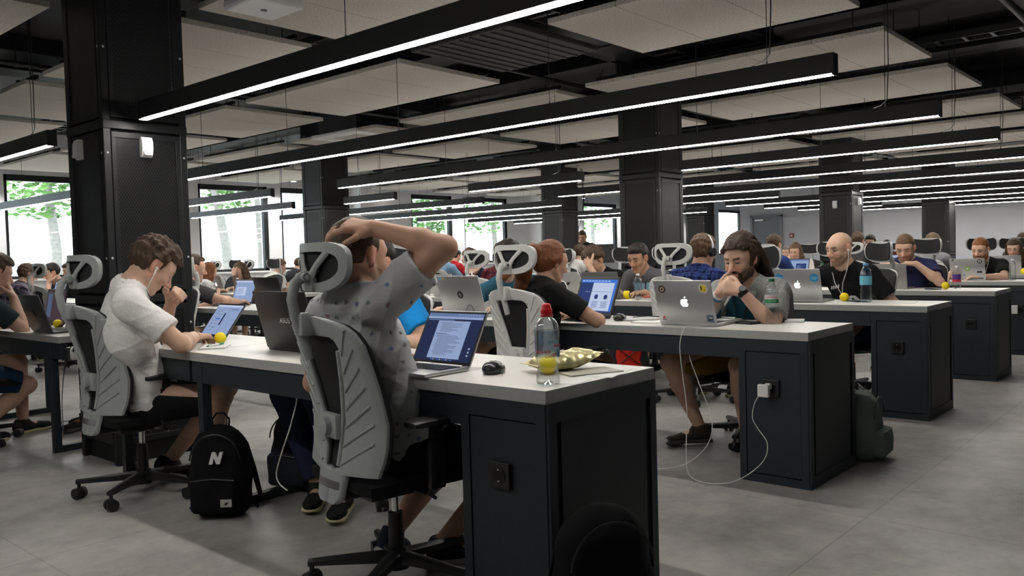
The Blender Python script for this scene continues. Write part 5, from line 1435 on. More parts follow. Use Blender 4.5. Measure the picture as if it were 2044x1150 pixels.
# --- 5: the person with dreadlocks
K = person('person with dreadlocks and beard, hands clasped at the mouth, in a grey open shirt', (4.40, 2.14, 1.098), 178, head=(math.radians(-3), .26, 0), skin='b', hair='dreads', hcol='dread', brow='dread', beard=1.0, shirt=('tee', (.20, .205, .20)), pants=('shorts', (.22, .14, .025)), shoes=(.028, .022, .018), sole=(.03, .026, .022), res=.0048, seed=13, fold=.006, neck='open',
    print_fn=lambda q, w: np.where(((q[:, 0] > .03) & (np.abs(q[:, 1]) < .11 - .35 * np.maximum(q[:, 2], -.1)))[:, None], np.array([[.016, .075, .115]]), np.array([[.29, .295, .285]]) * (1 + .16 * np.sign(np.sin(w[:, 2:3] * 420)) * np.sign(np.sin((w[:, 1:2] + w[:, 0:1]) * 420)))),
    hip=(4.62, 2.19, .51), L=dict(w=v3(4.215, 2.05, .925), d=v3(-.2, .9, .22), n=v3(.75, .2, -.35), curl=(1.0, 1.25, .8), thumb=.5, pole=v3(-.2, -.65, -1), sleeve=.74), Rr=dict(w=v3(4.23, 2.185, .912), d=v3(-.05, -.62, .62), n=v3(.75, -.1, -.35), curl=(1.15, 1.35, .9), thumb=.5, pole=v3(-.3, .6, -1), sleeve=.74),
    feet=[dict(a=v3(4.40, 2.12, .10), d=v3(-.6, -.5, -.1), k=v3(4.20, 2.06, .52)), dict(a=v3(4.40, 2.42, .115), d=v3(-.55, .55, -.12), k=v3(4.20, 2.49, .515))], extras=lanyard)
w_ = wristband(K, 1, M_BLACK, .012, .014, .033); A0, E, Wp, A = K['arms'][1]; mb = MB(); c = Vector(Wp - nrm(Wp - E) * .012 - K['o0']); n_ = Vector(nrm(v3(-.7, -.3, .7))); mb.cyl(c + n_ * .028, c + n_ * .040, .019, seg=20); part('watch_face', mb, M_PLAS, K['root'], 40)
wristband(K, -1, mat('band_white', (.7, .7, .68), .6), .02, .006, .032, 'wristband'); wristband(K, -1, mat('band_blue', (.04, .22, .45), .6), .036, .006, .033, 'wristband')
mb = MB(); o = K['o0']
for s in (1, -1):
    pts = [K['nb'] - o + K['bk'] * .055 + K['ax'] * .0, K['nb'] - o + K['lft'] * s * .07 + K['ax'] * .005, K['nb'] - o + K['lft'] * s * .062 - K['bk'] * .085 - K['ax'] * .05, K['nb'] - o + K['lft'] * s * .085 - K['bk'] * .13 - K['ax'] * .10]
    mb.tube([Vector(p) for p in pts], [.016, .02, .022, .012], 8, .45)
part('shirt_collar', mb, cloth('collar', (.29, .295, .285)), K['root'], 60)
chair(4.66, 2.24, 192, 'black-fronted office chair of the person with dreadlocks', True, .04)
# --- 6: the bald person
def segd(p, a, b):
    a, b = np.array(a), np.array(b); ba = b - a; h = np.clip(((p - a) @ ba) / (ba @ ba), 0, 1); return np.linalg.norm(p - a - h[:, None] * ba, axis=1)
def tee_mark(q, w):
    c = np.tile(np.array([[.010, .010, .011]]), (len(q), 1)); p = np.stack([q[:, 1], q[:, 2]], 1); fr = q[:, 0] > .0
    D = np.full(len(q), 1.0)
    for a, b in (((.075, -.05), (.105, -.10)), ((.105, -.10), (.085, -.175)), ((.085, -.175), (.04, -.205)), ((.075, -.05), (.05, -.045)), ((.05, -.045), (.03, -.10)), ((.02, -.075), (-.02, -.085)), ((-.02, -.085), (-.045, -.14)), ((-.045, -.14), (-.02, -.19)), ((.03, -.15), (.03, -.155))):
        a = (-a[0], a[1]); b = (-b[0], b[1]); D = np.minimum(D, segd(p, (-a[0], a[1]), (-b[0], b[1])))
    c[fr & (D < .009)] = .72
    for k in range(4):
        m = fr & (segd(p, (-.035 - .022 * k, .045 - .006 * k), (-.040 - .022 * k, .028 - .006 * k)) < .006); c[m] = .55
    return c
K = person('bald person in a black T-shirt with white print and white earphones behind a silver laptop', (6.42, 2.315, 1.138), 172, head=(math.radians(-14), .20, 0), skin='b', hair='bald', hcol='lightbrown', brow='brown', beard=.4, shirt=('tee', (.01, .01, .011)), print_fn=tee_mark, pants=('jeans', (.025, .04, .09)), shoes=(.02, .02, .025), res=.0055, seed=17,
    Rr=dict(w=v3(6.17, 2.62, .80), d=v3(-.7, -.5, 0), n=v3(0, 0, -1), pole=v3(.2, 1, -.2)), L=dict(w=v3(6.40, 2.16, .63), d=v3(-.8, .3, -.2), n=v3(0, 0, -1), pole=v3(.4, -1, -.3)), extras=earphones)
sit_chair(K, 'black-fronted office chair of the bald person', heading=142, head_drop=.03)
# --- 7: hands over the mouth
mw = (8.32, 2.39, 1.125)
K = person('person in a dark blue T-shirt resting the mouth on folded hands', mw, 180, head=(math.radians(3), .42, 0), skin='b', hair='crop', hcol='lightbrown', brow='brown', beard=.35, shirt=('tee', (.025, .026, .075)), res=.0065, seed=21, fold=.005,
    L=dict(w=v3(8.19, 2.26, .978), d=v3(-.15, .95, .05), n=v3(.25, .0, -1), curl=(.5, .5, .35), pole=v3(-.1, -1, -.9), sleeve=.62), Rr=dict(w=v3(8.18, 2.54, .978), d=v3(-.15, -.95, .05), n=v3(.25, .0, -1), curl=(.5, .5, .35), pole=v3(-.1, 1, -.9), sleeve=.62))
sit_chair(K, 'black-fronted office chair of the person resting his mouth on his hands', heading=160)
# --- 8: bearded person with earphones
K = person('ginger-bearded person in a black T-shirt with earphones behind a laptop full of stickers', (10.32, 2.185, 1.08), 176, head=(math.radians(-5), .30, 0), skin='b', hair='crop', hcol='ginger', beard=1.3, shirt=('tee', (.010, .011, .011)), res=.007, seed=22,
    Rr=dict(w=v3(9.93, 2.43, .79), d=v3(-.9, -.1, 0), n=v3(0, 0, -1), pole=v3(.2, .8, -.5)), L=dict(w=v3(10.02, 2.12, .79), d=v3(-.2, 1, 0), n=v3(0, 0, -1), pole=v3(.2, -1, -.3)), extras=earphones)
chair(K['hip'][0] + .06, K['hip'][1] + .10, 192, 'black-fronted office chair of the ginger-bearded person')
K = person('person with long brown hair and white earphones at the right edge', (12.315, 2.222, 1.07), 178, head=(0, .32, 0), skin='b', hair='long', hcol='brown', fem=True, shirt=('long', (.035, .032, .04)), res=.0085, seed=23, extras=earphones)
chair(K['hip'][0] + .06, K['hip'][1] + .10, 192, 'black-fronted office chair of the long-haired person at the right edge')
# --- 9: plaid shirt with headphones
def plaid(c0, c1, c2, s=.030):
    def f(q, w):
        a = (np.sin((q[:, 1] + .25 * q[:, 0]) / s * PI) > .1).astype(float); b = (np.sin(q[:, 2] / s * PI) > .1).astype(float); m = (a + b) / 2
        c = np.array(c0)[None] * (1 - m[:, None]) + np.array(c1)[None] * m[:, None]
        l = (np.abs(np.sin((q[:, 1] + .25 * q[:, 0]) / s * PI) - .0) < .12) | (np.abs(np.sin(q[:, 2] / s * PI)) < .12); c[l] = np.array(c2); return c
    return f
K = person('person in a blue checked shirt with headphones, seen from behind', (5.83, 3.145, 1.141), 0, head=(math.radians(-8), .15, 0), skin='a', hair='medium', hcol='lightbrown', shirt=('long', (.03, .05, .2)), print_fn=plaid((.035, .06, .24), (.008, .012, .05), (.09, .13, .34)), res=.006, seed=24, extras=headphones)
chair(5.70, 3.17, -6, 'white mesh office chair of the person in the blue checked shirt')
K = person('dark-haired person in a grey T-shirt with light blue print and a lanyard', (6.42, 4.113, 1.101), 178, head=(math.radians(0), .32, 0), skin='c', hair='short', hcol='dark', shirt=('tee', (.10, .098, .105)), res=.0065, seed=25, extras=lanyard,
    print_fn=lambda q, w: np.where(((q[:, 0] > 0) & (np.abs(q[:, 1] + .0) < .105) & (q[:, 2] < .10) & (q[:, 2] > -.22))[:, None], np.where((np.abs(q[:, 1] + .035) < .12 * np.clip(.09 - q[:, 2], 0, .2) * 2.2)[:, None] & (q[:, 2] < .03)[:, None], np.array([[.55, .06, .03]]), np.array([[.28, .50, .60]])), np.array([[.105, .103, .11]])))
sit_chair(K, 'black-fronted office chair of the dark-haired person in the grey printed T-shirt')
K = person('curly-haired person in black, bent with a hand across the forehead', (6.50, 4.66, 1.085), 176, head=(0, .55, 0), skin='b', hair='curly', hcol='brown', shirt=('tee', (.012, .012, .013)), res=.007, seed=26, L=brow_hand((6.50, 4.66, 1.085), 176, 1))
sit_chair(K, 'black-fronted office chair of the curly-haired person')
hp = (6.42, 6.213, 1.115)
K = person('person in a navy top with headphones, cheek resting on a fist', hp, 174, head=(math.radians(4), .2, math.radians(8)), skin='b', hair='fade', hcol='lightbrown', shirt=('tee', (.014, .02, .05)), res=.007, seed=27, L=fist_at_face(hp, 174, 1, .09, .03, .06), extras=lambda K: headphones(K, M_BLACK))
wristband(K, 1, M_CHROME, .012, .010, .034, 'watch_strap'); sit_chair(K, 'black-fronted office chair of the person in the navy top')
K = person('ginger-bearded person in a teal top mostly hidden behind the red-haired person', (4.50, 3.99, 1.13), 180, head=(0, .25, 0), skin='b', hair='short', hcol='dark', beard=1.2, bcol='ginger', brow='ginger', shirt=('tee', (.03, .10, .15)), res=.0075, seed=28, Rr=dict(w=v3(4.18, 4.28, .79), d=v3(-.9, .1, 0), n=v3(0, 0, -1), pole=v3(.2, 1, -.3)))
sit_chair(K, 'office chair hidden behind the red-haired person')
K = person('person in a maroon checked shirt seen between two white headrests', (5.80, 5.12, 1.17), 0, skin='b', hair='short', hcol='dark', shirt=('tee', (.2, .03, .05)), print_fn=plaid((.22, .03, .05), (.05, .015, .03), (.3, .1, .12)), res=.0085, seed=29)
chair(5.66, 5.16, -4, 'white mesh office chair just left of the red-haired person\'s headrest, a row further back')
K = person('person in a charcoal T-shirt typing beside the nearest column', (3.855, 7.29, 1.118), -4, head=(math.radians(-8), .18, 0), skin='b', hair='fade', hcol='brown', shirt=('tee', (.055, .053, .058)), pants=('shorts', (.02, .02, .022)), res=.0065, seed=30,
    Rr=dict(w=v3(4.16, 7.08, .795), d=v3(.9, .3, 0), n=v3(0, 0, -1), pole=v3(-.2, -1, -.2)), L=dict(w=v3(4.12, 7.40, .795), d=v3(.9, 0, 0), n=v3(0, 0, -1)))
sit_chair(K, 'office chair of the person in the charcoal T-shirt beside the column')
# --- left edge
hp = (1.93, 6.33, 1.135)
K = person('person at the left picture edge in blue shorts, chin in hand', hp, 0, head=(0, .35, 0), skin='b', hair='short', hcol='brown', shirt=('tee', (.03, .05, .05)), pants=('shorts', (.02, .05, .10)), shoes=(.02, .02, .02), res=.0065, seed=31,
    hip=(1.66, 6.33, .515), Rr=fist_at_face(hp, 0, -1, .12, .06, .03), L=dict(w=v3(2.16, 6.55, .785), d=v3(.9, .0, 0), n=v3(0, 0, -1)), feet=[None, dict(a=v3(1.74, 6.24, .10), d=v3(1, -.1, 0), pole=v3(1, 0, .4))])
sit_chair(K, 'office chair of the person at the left picture edge')
K = person('person in black leggings and black sneakers, hidden by the column, dark hands on a laptop', (2.80, 6.12, 1.15), 180, skin='d', hair='short', hcol='dark', shirt=('long', (.016, .016, .018)), pants=('leggings', (.009, .009, .010)), shoes=(.012, .012, .013), sole=(.02, .02, .02), res=.0065, seed=32, fem=True,
    hip=(2.98, 6.14, .515), L=dict(w=v3(2.36, 6.04, .785), d=v3(-.9, .1, -.1), n=v3(0, 0, -1), curl=(.5, .6, .4), cuff=.06), Rr=dict(w=v3(2.38, 6.22, .785), d=v3(-.9, -.1, -.1), n=v3(0, 0, -1), curl=(.5, .6, .4), cuff=.06),
    feet=[dict(a=v3(2.42, 6.16, .11), d=v3(-.8, -.1, -.1), pole=v3(-1, .1, .5)), dict(a=v3(2.55, 6.30, .10), d=v3(-.9, .1, 0))])
sit_chair(K, 'office chair hidden behind the nearest column')
# --- background people
R_ = .0095
def bg(label, hp, heading, chl, white=True, ch=True, **kw):
    kw.setdefault('res', R_)
    K = person(label, hp, heading, **kw)
    if ch: sit_chair(K, chl, white)
    return K
bg('person in a white T-shirt with brown hair behind a white headrest, beyond the curly-haired person', (9.75, 7.233, 1.153), -6, 'white mesh office chair beyond the curly-haired person', hair='short', hcol='brown', shirt=('tee', (.68, .67, .66)), seed=41)
hp = (12.315, 5.096, 1.101)
bg('person with long brown hair in a cream top, hand on the cheek', hp, 178, 'black-fronted chair of the person in the cream top', hair='long', hcol='lightbrown', fem=True, shirt=('tee', (.72, .68, .60)), Rr=fist_at_face(hp, 178, -1, .07, .02, .06), seed=42, res=.008)
bg('bearded person with sunglasses pushed up on dark hair', (14.28, 4.644, 1.205), 184, 'black-fronted chair of the person with sunglasses on the head', hair='short', hcol='dark', beard=1.2, shirt=('tee', (.07, .12, .19)), seed=43, res=.008, head=(0, .12, 0),
   extras=lambda K: part('sunglasses', (lambda mb: (mb.sph(Vector(K['skull'] - K['o0'] + K['Hf'] @ v3(.085, .032, .082)), .026, (.35, 1, .7), 12), mb.sph(Vector(K['skull'] - K['o0'] + K['Hf'] @ v3(.085, -.032, .082)), .026, (.35, 1, .7), 12), mb.tube([Vector(K['skull'] - K['o0'] + K['Hf'] @ v3(x, y, z)) for x, y, z in ((-.01, .095, .03), (.07, .075, .08), (.088, 0, .085), (.07, -.075, .08), (-.01, -.095, .03))], .005, 6), mb)[-1])(MB()), M_PLAS, K['root'], 60))
bg('dark-haired person far back beside the one with sunglasses', (18.21, 5.591, 1.135), 184, 'chair of the far dark-haired person beside the one with sunglasses', hair='short', hcol='dark', shirt=('tee', (.10, .04, .04)), seed=44)
bg('brown-haired person seen from behind, just behind the bald person\'s headrest', (11.715, 3.976, 1.213), 0, 'office chair behind the bald person\'s headrest', hair='short', hcol='brown', shirt=('tee', (.05, .05, .05)), seed=45)
bg('person in a grey hoodie seen from behind a white headrest', (11.715, 3.028, 1.163), -4, 'white mesh office chair of the person in the grey hoodie', hair='short', hcol='lightbrown', shirt=('long', (.22, .22, .23)), seed=46, res=.008)
bg('person in a blue sweater behind a white headrest, right of the person with dreadlocks', (9.75, 4.302, 1.191), -4, 'white mesh office chair of the person in the blue sweater', hair='short', hcol='brown', shirt=('long', (.025, .05, .17)), seed=47, res=.008)
bg('grey-haired person whose face shows between two others near the door', (16.245, 6.919, 1.081), 182, 'chair of the grey-haired person near the door', hair='crop', hcol='grey', shirt=('tee', (.08, .08, .09)), seed=48)
hp = (6.42, 10.819, 1.036)
bg('person with long brown hair covering the brow with a hand, in a brown top', hp, 182, 'black-fronted chair of the person covering the brow', hair='long', hcol='brown', fem=True, shirt=('long', (.12, .085, .07)), L=brow_hand(hp, 182, 1), seed=49)
bg('person with long red hair and white top, seen from behind near the second window', (5.82, 10.583, 1.046), 2, 'white mesh office chair of the long-red-haired person', hair='long', hcol='red', fem=True, shirt=('tee', (.68, .68, .69)), seed=50)
bg('person in a pale T-shirt bent over, seen from behind under the second window', (7.785, 11.904, 1.075), -6, 'white mesh office chair of the bent person in the pale T-shirt', hair='short', hcol='lightbrown', shirt=('tee', (.62, .60, .57)), seed=51)
bg('person in dark clothes near the second window, left of the raised grey chair', (9.75, 14.2, 1.098), -4, 'office chair of the far person near the second window', hair='short', hcol='brown', shirt=('tee', (.03, .03, .035)), seed=52)
bg('person in a dark checked shirt near the leftmost window', (3.855, 11.453, 1.085), 0, 'white mesh office chair of the person in the dark checked shirt', hair='medium', hcol='brown', shirt=('roll', (.1, .08, .12)), print_fn=plaid((.14, .12, .17), (.02, .018, .03), (.3, .27, .3), .045), seed=53, res=.008)
hp = (4.455, 12.337, 1.091)
bg('person in a dark T-shirt resting the face on a hand near the leftmost window', hp, 176, 'chair of the person resting the face near the leftmost window', hair='short', hcol='dark', shirt=('tee', (.018, .024, .024)), L=fist_at_face(hp, 176, 1, .08, .03, .03), head=(0, .35, 0), seed=54, res=.008)
bg('brown-haired person furthest back under the leftmost window', (5.55, 14.6, 1.113), 180, 'chair furthest back under the leftmost window', hair='short', hcol='brown', shirt=('tee', (.3, .3, .3)), seed=55)
bg('person in a light blue T-shirt with headphones beyond the raised elbow', (9.75, 9.978, 1.172), 4, 'black chair of the person in the light blue T-shirt', hair='short', hcol='dark', shirt=('tee', (.22, .36, .52)), seed=56, extras=headphones)
bg('person in a red top beyond the raised elbow', (11.715, 11.748, 1.172), 0, 'chair of the person in the red top', hair='short', hcol='dark', shirt=('tee', (.42, .02, .03)), seed=57)
bg('dark-haired person at the far right edge behind the long-haired one', (14.28, 2.461, 1.151), 0, 'chair at the far right edge', hair='short', hcol='brown', shirt=('tee', (.05, .05, .05)), seed=58)
bg('person in an orange top near the left edge below the window', (3.83, 12.6, 1.03), 0, 'white mesh office chair near the left edge below the window', hair='short', hcol='brown', shirt=('tee', (.55, .10, .02)), seed=59)
# standing person behind a monitor
def standing(label, x, y):
    th = math.radians(200); f = v3(math.cos(th), math.sin(th), 0); l = v3(-math.sin(th), math.cos(th), 0)
    return person(label, (x, y, 1.50), 200, hip=(x + .03, y, .83), hair='short', hcol='brown', shirt=('tee', (.03, .03, .03)), pants=('jeans', (.02, .02, .03)), res=R_, seed=60, skin='c',
        L=dict(w=v3(x, y, .85) + l * .24, d=v3(0, 0, -1), n=-l, pole=-f), Rr=dict(w=v3(x, y, .85) - l * .24, d=v3(0, 0, -1), n=l, pole=-f), feet=[dict(a=v3(x, y, .09) + l * .1, d=f, pole=f), dict(a=v3(x, y, .09) - l * .1, d=f, pole=f)])
standing('standing person seen over a dark monitor beside the far column', 13.95, 10.28)

# ------------------------------------------------------------------ a few empty chairs
chair(4.75, 6.2, 176, 'empty black-fronted chair across the second desk near the column')
chair(6.75, 11.9, 182, 'empty black-fronted chair with a tilted headrest below the second window')
chair(6.62, 9.75, 190, 'empty black-fronted chair right of the person covering the brow')
chair(8.70, 12.6, 178, 'empty black-fronted chair further under the second window')
chair(5.68, 12.2, 0, 'empty white mesh chair behind the long-red-haired person')
chair(7.62, 13.2, 2, 'empty white mesh chair beyond the bent person in the pale T-shirt')
chair(3.70, 9.9, 0, 'empty white mesh chair near the left edge, third from the camera')
chair(8.62, 3.28, 178, 'empty black-fronted chair left of the person resting his mouth on his hands')
chair(10.60, 5.1, 178, 'empty black-fronted chair behind the person with dreadlocks')
chair(6.62, 5.35, 176, 'empty black-fronted chair between the curly-haired person and the navy top')
chair(8.70, 6.9, 178, 'empty black-fronted chair with high headrest right of the column window')
chair(12.55, 3.35, 180, 'empty black-fronted chair near the sunglasses person')
# ------------------------------------------------------------------ first desk
laptop(2.088, 2.195, 0, 'silver open laptop with a text document on its dark screen on the nearest desk', .305, .215, 119, screen=scr_doc)
laptop(2.13, 3.17, 180, 'black laptop seen from the back of its lid on the nearest desk', .40, .27, 105, mat('black_lid', (.022, .020, .020), .38, .3), screen=scr_dim, logo='ASUS', keys=True)
laptop(2.275, 4.135, -4, 'grey open laptop with pale blue screen before the person in the white T-shirt', .305, .210, 126, M_SPACE, screen=scr_list)
def wrap_sport(t, r, h):
    band(r, h * .34, h * .66, M_LABELC, t); a = math.radians(-128)
    wrapped('label_text', 'МОРШИН', .008, K_RED, t, r, h * .478, a + .82); wrapped('label_text', 'нська', .018, K_RED, t, r, h * .41, a - .62); wrapped('label_text', 'Спорт', .014, K_RED, t, r, h * .365, a + .12, slant=.25)
    for k in range(5): wrapped('label_text', '||||||||', .008, K_LBL, t, r, h * (.36 + .016 * k), a + .78)
    for da, z0, s in ((-.95, .60, .030), (-.80, .56, .026), (-1.0, .52, .022), (-.75, .50, .02)):
        wrapped('label_figure', '/', s, K_BLU, t, r, h * z0, a + da + .2, slant=.3)
    band(r, h * .515, h * .545, mat('print_pale_blue', (.35, .58, .72), .5), t, (a - .15, a + .85), 'label_stripe')
bottle(2.012, 1.628, 'large clear water bottle with a red sports cap on the nearest desk corner', .252, .0385, 'sport', mat('red_cap', (.62, .012, .02), .35), wrap_sport)
ball(2.165, 1.752, 'yellow ball behind the water bottle with the red cap', .031)
mouse(2.10, 1.935, math.radians(20), 'glossy black mouse right of the open laptop on the nearest desk')
# snack bag
t = thing('snack_bag', 'crumpled gold foil snack bag behind the red-capped bottle', 'snack bag', (2.265, 1.77, DZ + .028), math.radians(-22))
A, B = [], []
rg = np.random.RandomState(3)
for i in range(29):
    u = -1 + i / 14; A.append([]); B.append([])
    for j in range(21):
        v = -1 + j / 10; h = .040 * max(0, 1 - abs(u) ** 2.6) ** .55 * max(0, 1 - abs(v) ** 2.2) ** .6
        cr = .0032 * math.sin(u * 17 + 3 * math.sin(v * 4)) * math.sin(v * 9 + u * 5) * (1 if abs(u) > .45 or abs(v) > .5 else .35) + .0012 * math.sin(u * 31 + v * 13) - .004 * abs(math.sin(u * 5 + v * 3.1))
        x = u * .112 * (1 - .06 * (1 - v * v)); y = v * .078 * (1 - .10 * (1 - u * u))
        tilt = .03 * max(0, u) ** 2
        A[-1].append((x, y, h * 1.0 + cr + .001 + tilt)); B[-1].append((x, y, -h * .62 + cr * .3 - .0005 + tilt))
M_FOIL = mat('gold_foil', (.72, .66, .36), .33, .75, noise=(14, .25, 3))
mb = MB(); mb.slab(A, B); part('foil_pouch', mb, M_FOIL, t, 35)
for xx, zz in ((.117, .031), (-.117, .001)): mb = MB(); mb.box((xx, 0, zz), (.016, .15, .0015)); part('crimped_seal', mb, M_FOIL, t)
mb = MB(); mb.prism([(0, 0), (.028, .012), (.030, -.014), (.012, -.022)], .0008, Matrix.Translation((-.045, -.028, .0425))); part('printed_patch', mb, mat('print_wine', (.10, .02, .03), .4), t)
slab_thing('notebook', 'thin notebook with dark edge under the gold snack bag', 'notebook', 2.275, 1.665, math.radians(-25), (.20, .13, .006), mat('notebook_cover', (.42, .41, .36), .6))
slab_thing('paper_sheet', 'loose white paper sheet near the right end of the nearest desk', 'paper', 2.30, 1.60, math.radians(15), (.21, .10, .0012), M_PAPER)
slab_thing('paper_slip', 'white paper slip at the very corner of the nearest desk', 'paper', 2.11, 1.585, math.radians(8), (.16, .06, .001), M_PAPER)
ball(2.17, 3.865, 'yellow ball in front of the laptop of the person in the white T-shirt', .029)
t = thing('spiral_notepad', 'white spiral notepad with a green pen in front of the white-T-shirt person\'s laptop', 'notepad', (2.06, 3.72, DZ), math.radians(52))
mb = MB(); mb.box((0, 0, .004), (.20, .12, .008), bev=.001); part('pages', mb, M_PAPER, t)
mb = MB()
for k in range(16): mb.tube([(-.094 + .0125 * k, .058 + .005 * math.cos(a), .005 + .006 * math.sin(a)) for a in [2 * PI * q / 10 for q in range(11)]], .0009, 5)
o = part('spiral_wire', mb, M_ALU, t); o['kind'] = 'stuff'
def pen(x, y, rz, label, z=DZ, m=K_GRN):
    t = thing('pen', label, 'pen', (x, y, z), rz, 'pens on the desks')
    mb = MB(); mb.cyl((-.07, 0, .005), (.03, 0, .005), .0048, seg=10); mb.cyl((.062, 0, .005), (.075, 0, .005), .0035, .001, 10); part('barrel', mb, M_WHITE, t, 40)
    mb = MB(); mb.cyl((.02, 0, .005), (.062, 0, .005), .0052, seg=10); part('grip', mb, m, t, 40)
    mb = MB(); mb.cyl((-.082, 0, .005), (-.07, 0, .005), .0032, seg=8); mb.box((-.055, 0, .0105), (.035, .003, .0015)); part('clip', mb, m, t)
pen(2.055, 3.70, math.radians(30), 'white pen with green grip lying on the spiral notepad', DZ + .010)
cable('white charging cable hanging free from the nearest desk beside the jeans', [(2.02, 2.89, .72), (1.975, 2.90, .705), (1.965, 2.915, .647), (1.97, 2.926, .58), (1.97, 2.976, .47), (1.97, 3.05, .345), (1.97, 3.094, .253), (1.97, 3.074, .211), (1.97, 3.016, .192)], .003)

# ------------------------------------------------------------------ second desk
cat_s = sticker(ngon(.021, 22), K_BLK, -.36, .80, [(ngon(.014, 18), mat('print_cream', (.6, .42, .3), .5)), (ngon(.006, 12), K_BLK)], label='dark round sticker')
js_s = sticker(ngon(.030, 6), mat('print_pale', (.62, .61, .55), .5), .36, .82, [(rect(.032, .034), K_YEL), (('JS', .016, .006, -.008), K_BLK), (rect(.007, .022, -.011, .002), K_BLK)], label='pale hexagonal sticker with a yellow square')
red_s = sticker(rect(.030, .004, 0, -.012), K_BLK, -.40, .13, [(ngon(.012, 3, PI / 2), K_RED)], label='small red triangular sticker')
sq_s = sticker(rect(.042, .042), mat('print_slate', (.16, .20, .30), .5), .40, .13, [([(-.012, -.014), (.016, -.006), (.010, .014), (-.006, .008)], K_BLK), (rect(.016, .009, .004, .003), K_WHT)], label='square dark blue sticker')
laptop(3.985, 2.245, 180, 'silver laptop with a lit apple logo and four stickers on the second desk', .345, .242, 106, stickers=(cat_s, js_s, red_s, sq_s))
def wrap_green(t, r, h):
    band(r * .985, h * .46, h * .64, mat('label_white', (.62, .62, .62), .5), t); band(r * .99, h * .46, h * .54, K_GRN, t, name='label_stripe')
    wrapped('label_text', 'МОРШИНСЬКА', .0075, K_RED, t, r, h * .585, math.radians(-150)); wrapped('label_text', 'сильногазована', .0055, K_WHT, t, r, h * .505, math.radians(-150))
bottle(4.255, 1.895, 'clear water bottle with green cap and green label beside the dreadlocked person', .245, .036, 'still', mat('green_cap', (.01, .12, .05), .4), wrap_green)
slab_thing('phone_case', 'black flat phone lying before the dreadlocked person', 'phone', 4.215, 2.03, math.radians(70), (.15, .08, .012), M_PLAS, bev=.005)
slab_thing('notepad', 'white notepad beside the sticker-covered laptop', 'notepad', 4.40, 2.235, math.radians(-15), (.16, .11, .008), M_PAPER)
pen(4.385, 2.235, math.radians(80), 'green pen on the notepad of the dreadlocked person', DZ + .009)
slab_thing('folded_papers', 'folded white papers behind the green-capped bottle', 'paper', 4.42, 1.84, math.radians(20), (.13, .10, .012), M_PAPER)
slab_thing('spiral_pad', 'white open notepad left of the sticker-covered laptop', 'notepad', 4.07, 2.55, math.radians(5), (.11, .17, .007), M_PAPER)
laptop(4.26, 3.09, -17, 'black laptop with a blue split screen in front of the red-haired person', .40, .255, 110, M_PLAS, screen=scr_split, logo=None, bezel=.017)
mouse(4.13, 2.78, .3, 'dark mouse right of the red-haired person\'s laptop')
slab_thing('tablet_keyboard', 'silver slab device lying right of the red-haired person\'s laptop', 'tablet', 4.20, 2.68, math.radians(-20), (.22, .15, .012), M_ALU)
cable('black cable curled on the second desk beside the red-haired person\'s laptop', [(4.26, 2.74, .757), (4.30, 2.66, .758), (4.36, 2.62, .757), (4.40, 2.68, .757), (4.36, 2.76, .757), (4.30, 2.80, .757)], .0035, M_BCABLE, 'power_cable')
yb = sticker(rect(.060, .018), K_LBL, -.36, .93, [(rect(.026, .016, .015, 0), mat('print_orange', (.55, .38, .12), .5))], label='blue and orange strip sticker')
laptop(4.02, 3.955, 180, 'silver laptop with a round dark logo left of the red-haired person\'s chair', .40, .275, 106, logo='round', stickers=(yb,))
cable('thin black cable looping in front of the laptop with the round logo', [(3.985, 3.93, .757), (3.972, 3.90, .80), (3.975, 3.87, .835), (3.972, 3.83, .80), (3.972, 3.82, .757), (4.0, 3.80, .756)], .0018, M_BCABLE, 'thin_cable')
mouse(4.14, 4.36, PI, 'mouse under the hand left of the laptop with the round logo')
# white charger with its cable
t = thing('power_adapter', 'white square power adapter plugged into the second desk cabinet', 'adapter', (3.852, 1.735, .475))
mb = MB(); mb.box((-.042, .010, -.010), (.028, .056, .062), bev=.006); part('adapter_block', mb, M_WHITE, t)
mb = MB(); mb.box((-.022, -.004, .010), (.030, .030, .030), bev=.006); part('plug_head', mb, M_WHITE, t)
cable('white charger cable hanging from the adapter to the floor and back up to the laptop', [(3.81, 1.765, .445), (3.805, 1.79, .40), (3.80, 1.80, .33), (3.81, 1.78, .28), (3.79, 1.72, .21), (3.76, 1.74, .12), (3.71, 1.85, .03), (3.66, 1.98, .010), (3.70, 2.10, .03), (3.77, 2.15, .15), (3.80, 2.16, .33), (3.815, 2.19, .52), (3.82, 2.205, .66), (3.84, 2.19, .745), (3.87, 2.16, .762), (3.96, 2.09, .760)])
cable('second white cable dangling under the second desk to the floor', [(3.90, 2.20, .70), (3.89, 2.19, .60), (3.87, 2.12, .45), (3.86, 2.05, .28), (3.84, 2.07, .15), (3.80, 2.17, .05), (3.76, 2.30, .012), (3.74, 2.40, .012)])
# far left part of the second desk
laptop(4.33, 7.30, 0, 'laptop with a pale blue screen used by the person in the charcoal T-shirt', .36, .24, 108, M_SPACE, screen=scr_plain, logo=None)
laptop(4.16, 6.48, 180, 'black laptop lid on the second desk left of the big black one', .40, .27, 106, M_PLAS, logo=None, name='laptop')
bottle(4.22, 7.62, 'clear water bottle behind the forearm of the person in charcoal', .215, .033)
bottle(4.98, 7.30, 'clear water bottle half hidden by the nearest headrest', .215, .033, z=DZ) if False else None
bottle(4.08, 5.99, 'clear water bottle half hidden by the nearest headrest', .215, .033, wrap=lambda t, r, h: band(r, h * .46, h * .6, mat('label_pink', (.6, .42, .45), .5), t))
slab_thing('snack_box', 'purple packet behind the water bottle near the person in charcoal', 'packet', 4.30, 7.70, .2, (.05, .10, .085), mat('packet_purple', (.07, .03, .20), .5))

